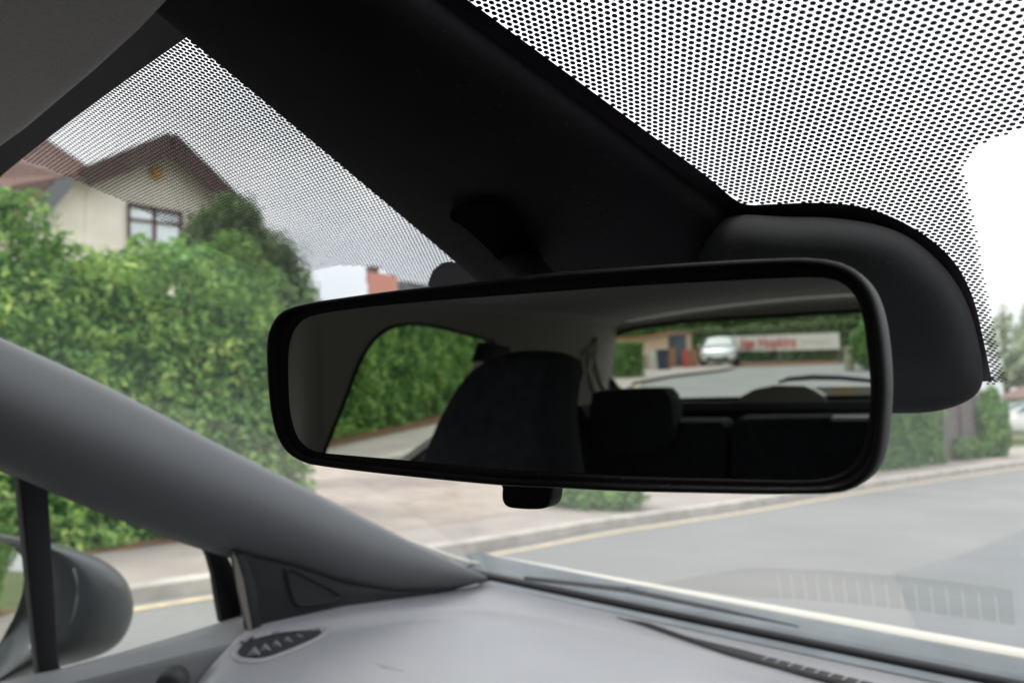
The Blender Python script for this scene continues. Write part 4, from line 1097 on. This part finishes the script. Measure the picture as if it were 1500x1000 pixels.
# keep it clear of the brick house
# ---- trees at the right
def tree(name, px, ptop, pbot, wpx_, y, label, n=9000, m='far', size=.16, bare=False):
    c = H(px, 600, y); zt_ = H(px, ptop, y)[2]; zb_ = H(px, pbot, y)[2]; w = abs(H(px + wpx_, 600, y)[0] - c[0])
    root = tag(empty(name, (c[0], y, 0)), label, 'tree')
    zc = (zt_ + zb_) / 2; rz_ = (zt_ - zb_) / 2
    crown('crown', [(c[0], y, zc, w * .8, rz_ * .7), (c[0] - w * .4, y, zc - rz_ * .3, w * .6, rz_ * .5), (c[0] + w * .4, y - .3, zc - rz_ * .2, w * .6, rz_ * .5), (c[0] + w * .1, y, zc + rz_ * .5, w * .45, rz_ * .45), (c[0] - w * .2, y + .5, zc + rz_ * .2, w * .5, rz_ * .4)], n, size, LM[m], root, lo=.3, hi=.9)
    trunk('trunk', (c[0], y, 0), zt_ * .92, .22, root, limbs=9, spread=w * .9)
    return root
tree('garden_tree', 1475, 440, 540, 30, 52., 'pale wispy tree against the sky at the right edge', n=900, size=.20, m='pale')
tree('garden_tree', 1510, 492, 575, 45, 49., 'dense green tree above the brick house roof at the right edge', n=14000, size=.22, m='pale')
tree('garden_tree', 1545, 400, 560, 60, 58., 'tall tree just outside the right edge', n=7000, size=.25, m='pale')

# ---------------------------------------------------------------- street behind, seen in the mirror
def rg(px, py, z=.1): return rat(px, py, 2, z)
tag(mk('rear_verge', [tuple(rat(*p, 2, .006)) for p in ((1070, 531.5), (1100, 531), (1240, 526), (1300, 524), (1300, 531), (1235, 533), (1100, 537), (1070, 537.5))], [tuple(range(8))], M['soil']), kind='structure')
# white car facing us
yc = -41.
cb = rat(1055, 530, 1, yc)
parked_car((cb[0], yc, .02), math.radians(82), 'white car on the road behind, facing forward, seen in the mirror beside the banner')
# banner on a frame
bL, bR = rat(1068, 500, 1, -43.5), rat(1229, 500, 1, -38.5)
zTL, zBL = rat(1068, 493, 1, -43.5)[2], rat(1068, 515, 1, -43.5)[2]
zTR, zBR = rat(1229, 487, 1, -38.5)[2], rat(1229, 511, 1, -38.5)[2]
bn = tag(empty('banner', (*bL[:2], 0)), 'long white banner with red lettering on posts before the hedge, seen in the mirror', 'banner')
bdir = np.array((bR[0] - bL[0], bR[1] - bL[1], 0)); Lb = np.linalg.norm(bdir); bd = bdir / Lb; bnrm = np.array((-bd[1], bd[0], 0))
if bnrm[1] < 0: bnrm = -bnrm
mb = MB(); mb.prism([(bL[0], bL[1], zBL), (bL[0], bL[1], zTL), (bR[0], bR[1], zTR), (bR[0], bR[1], zBR)], -bnrm * .03)
mb.mk('banner_sheet', mat('banner_vinyl', (.66, .63, .56), .6, var=.05), bn)
def lettering(txt, t0, t1, hz, m, fl=True):
    cu = bpy.data.curves.new('lettering', 'FONT'); cu.body = txt; cu.size = 1; cu.extrude = .004; cu.align_x = 'CENTER'; cu.align_y = 'CENTER'; cu.offset = .012
    o = bpy.data.objects.new('lettering', cu); sc.collection.objects.link(o)
    bpy.context.view_layer.update()
    w = o.dimensions.x; L_ = (t1 - t0) * Lb
    me = bpy.data.meshes.new_from_object(o); bpy.data.objects.remove(o)
    tm = (t0 + t1) / 2; zc = (zBL + zTL) / 2 * (1 - tm) + (zBR + zTR) / 2 * tm
    cpos = bL * (1 - tm) + bR * tm + bnrm * .012; cpos[2] = zc
    zsl = ((zBR + zTR) - (zBL + zTL)) / 2 / Lb
    vs = [cpos + bd * (v.co.x * L_ / w) + np.array((0, 0, 1)) * (v.co.y * hz + v.co.x * L_ / w * zsl) + bnrm * v.co.z for v in me.vertices]
    mk('lettering', vs, [tuple(p.vertices) for p in me.polygons], m, bn)
red = mat('banner_red', (.50, .02, .03), .6)
lettering('Edgar', .12, .27, .75, red); lettering('Hopkins', .31, .65, .75, red)
lettering('~', .70, .92, .5, mat('banner_grey', (.40, .40, .36), .6))
for e, z in ((bL, zTL), (bR, zTR), (bL * .5 + bR * .5, (zTL + zTR) / 2)):
    mb = MB(); mb.tube([(e[0], e[1] - .06, 0), (e[0], e[1] - .06, z + .05)], .04, 8); mb.mk('banner_post', M['fence'], bn)
# hedge and trees closing the view behind
ha, hb = rat(1000, 500, 1, -50.), rat(1300, 500, 1, -43.)
hedge_line('roadside_hedge', [(ha[0] - 1, ha[1] - 1), (hb[0] + 2, hb[1])], 2.0, 1.5, 26000, .16, LM['far'], 'low rough hedge running below the banner, seen in the mirror', bump=.3, lo=.2, hi=.8)
k = 0
labs = ['broad dark tree behind the dark gate, seen in the mirror', 'dark tree above the white car, seen in the mirror', 'tall green tree above the middle of the banner, seen in the mirror', 'tall green tree above the right end of the banner, seen in the mirror', 'lighter green tree at the right edge of the rear window', 'far tree above the beige wall at the left of the rear window']
for px, w, y, h_ in ((985, 4.5, -56., 9), (1060, 4.5, -60., 10), (1130, 4.5, -56., 10), (1200, 4.2, -54., 10), (1262, 4.2, -50., 9), (930, 6.0, -62., 8.5)):
    c = rat(px, 500, 1, y)
    root = tag(empty('roadside_tree', (c[0], y, 0)), labs[k], 'tree', 'trees closing the street behind'); k += 1
    crown('crown', [(c[0], y, h_ * .55, w * .75, h_ * .38), (c[0] - w * .5, y, h_ * .42, w * .55, h_ * .30), (c[0] + w * .5, y, h_ * .42, w * .55, h_ * .32), (c[0], y + .8, h_ * .3, w * .7, h_ * .24)], 15000, .24, LM['dark' if k != 5 else 'far'], root, lo=.25, hi=.95)
    trunk('trunk', (c[0], y, 0), h_ * .8, .25, root, limbs=7, spread=w * .6)
# beige house wall at the left
YW = -41.
def RB(px, py, y=YW): return rat(px, py, 1, y)
bw = tag(empty('beige_building', (*RB(950, 530)[:2], 0)), 'low beige rendered building beyond the box hedge, seen in the mirror', 'building')
a, b = RB(880, 500), RB(980, 500)
mb = MB(); mb.prism([(a[0], YW, 0), (a[0], YW, RB(890, 499)[2]), (RB(935, 500)[0], YW, RB(935, 495)[2]), (b[0], YW, RB(978, 487)[2]), (b[0], YW, 0)], (0, -5, 0)); mb.mk('wall', mat('beige_render', (.60, .44, .31), .9, var=.05), bw)
mb = MB(); mb.prism([(a[0] - .3, YW + .3, RB(890, 497)[2]), (RB(935, 500)[0], YW + .3, RB(935, 494)[2]), (b[0] + .1, YW + .3, RB(978, 486)[2]), (b[0] + .1, YW + .3, RB(978, 488)[2]), (RB(935, 500)[0], YW + .3, RB(935, 496)[2]), (a[0] - .3, YW + .3, RB(890, 500)[2])], (0, -5.5, 0)); mb.mk('roof_edge', mat('terracotta_edge', (.45, .20, .12), .8), bw)
# garden wall
YG = -37.
gw = tag(empty('garden_wall', (*RB(935, 540, YG)[:2], 0)), 'low greyish pink garden wall with a pale gate pier, seen in the mirror', 'wall')
def rbox(px0, px1, ptop, y, th=.25, z0=0): 
    m_ = MB(); a, b = RB(px0, 520, y), RB(px1, 520, y); zt_ = RB((px0 + px1) / 2, ptop, y)[2]
    return m_.box(((a[0] + b[0]) / 2, y - th / 2, (zt_ + z0) / 2), (abs(b[0] - a[0]), th, zt_ - z0))
rbox(905, 952, 520, YG).mk('wall_panel', mat('garden_wall_block', (.34, .27, .24), .9, var=.15, vscale=3), gw)
rbox(950, 963, 512, YG + .3, .4).mk('gate_pier', mat('pale_pier', (.48, .47, .40), .9, var=.1), gw)
# dark wheelie bin
def bin_(px0, px1, ptop, y, name, label, m, lidm):
    a, b = RB(px0, 520, y), RB(px1, 520, y); w = abs(b[0] - a[0]); cx = (a[0] + b[0]) / 2; h_ = RB((px0 + px1) / 2, ptop, y)[2]
    root = tag(empty(name, (cx, y, 0)), label, 'bin')
    r_ = [[(cx + sx * w * .5 * k, y + sy * w * .5 * k, z) for sx, sy in ((-1, -1), (1, -1), (1, 1), (-1, 1))] for k, z in ((.8, .08), (.97, h_ * .88), (1.0, h_ * .9))]
    MB().grid(r_, True, True).mk('body', m, root, bevel=.02)
    mb = MB(); mb.box((cx, y + .02, h_ * .945), (w * 1.06, w * 1.1, h_ * .07), 0, .06); mb.mk('lid', lidm, root, bevel=.02)
    for s_ in (-1, 1):
        mb = MB(); mb.tube([(cx + s_ * w * .36, y - w * .42, .1), (cx + s_ * w * .48, y - w * .42, .1)], .1, 12); mb.mk('wheel', M['tyre'], root)
    return root
bin_(963, 979, 511, -36., 'wheelie_bin', 'dark grey bin standing beside the pale gate pier, seen in the mirror', mat('dark_bin_plastic', (.035, .045, .065), .5), mat('dark_bin_lid', (.045, .055, .075), .5))
bin_(916, 925, 527, -29., 'recycling_bin', 'small bright blue container beside the box hedge, seen in the mirror', mat('blue_plastic', (.05, .20, .60), .45), mat('blue_lid', (.07, .26, .68), .45))
# tall dark gate panel and brown panels
dg = tag(empty('garage_gate', (*RB(993, 530, -39.5)[:2], 0)), 'tall dark blue grey gate beside the beige building, seen in the mirror', 'gate')
m_ = rbox(981, 1005, 490, -39.5, .15); m_.mk('gate_panel', mat('dark_gate_paint', (.075, .095, .11), .6, var=.15), dg)
rbox(979, 981.5, 489, -39.3, .2).mk('gate_post', M['fence'], dg)
mb = rbox(981, 1005, 490.5, -39.3, .05, RB(993, 492.5, -39.3)[2]); mb.mk('gate_rail', mat('dark_rail', (.05, .06, .07), .6), dg)
bf = tag(empty('brown_fence', (*RB(1012, 530, -38)[:2], 0)), 'short brown timber fence between the dark gate and the white car, seen in the mirror', 'fence')
bwood = mat('brown_fence_wood', (.27, .13, .08), .9, var=.25, vscale=8)
rbox(979, 989, 509, -38.6, .08).mk('fence_panel', bwood, bf); rbox(1007, 1022, 512, -38.6, .08).mk('fence_panel', bwood, bf)
rp = tag(empty('red_post', (*RB(1003, 530, -37.6)[:2], 0)), 'short red post before the dark gate, seen in the mirror', 'post')
m_ = rbox(1000, 1006, 513, -37.6, .25); m_.mk('post_body', mat('red_post_paint', (.50, .06, .05), .5), rp, bevel=.03)
rbox(999.5, 1006.5, 512, -37.5, .3, RB(1003, 514, -37.5)[2]).mk('post_cap', mat('red_cap_paint', (.42, .05, .05), .5), rp, bevel=.02)
# box hedge left of the bins
h0 = RB(903, 540, -27.5)
hedge_line('box_hedge', [(RB(880, 520, -28.5)[0] - .3, -29.), (RB(908, 520, -27.5)[0], -28.3)], RB(900, 503, -28)[2], 1.0, 9000, .10, LM['privet'], 'square clipped box hedge at the left of the rear window, seen in the mirror', bump=.06, lo=.4, hi=.8)
# stone pier and bush at the right
sp0 = tag(empty('stone_pier', (*RB(1243, 540, -31)[:2], 0)), 'pale stone pier before a round bush at the right of the rear window', 'pier')
rbox(1236, 1250, 511, -31., .5).mk('pier_body', mat('mossy_stone', (.34, .33, .24), .9, var=.25, vscale=5), sp0, bevel=.05)
rbox(1235, 1251, 509, -30.9, .6, RB(1243, 511.5, -30.9)[2]).mk('pier_cap', mat('stone_cap', (.38, .37, .28), .9, var=.2), sp0, bevel=.02)
c = RB(1270, 530, -31.)
bb = tag(empty('roadside_bush', (c[0], -31, 0)), 'round green bush at the right edge of the rear window, beside the stone pier', 'shrub')
crown('foliage', [(c[0] + .1, -31., .85, .62, .8), (c[0] + .9, -31.4, .9, .8, .85)], 9000, .10, LM['privet'], bb)
trunk('stem', (c[0], -31, 0), 1.2, .08, bb, limbs=5, spread=.5)
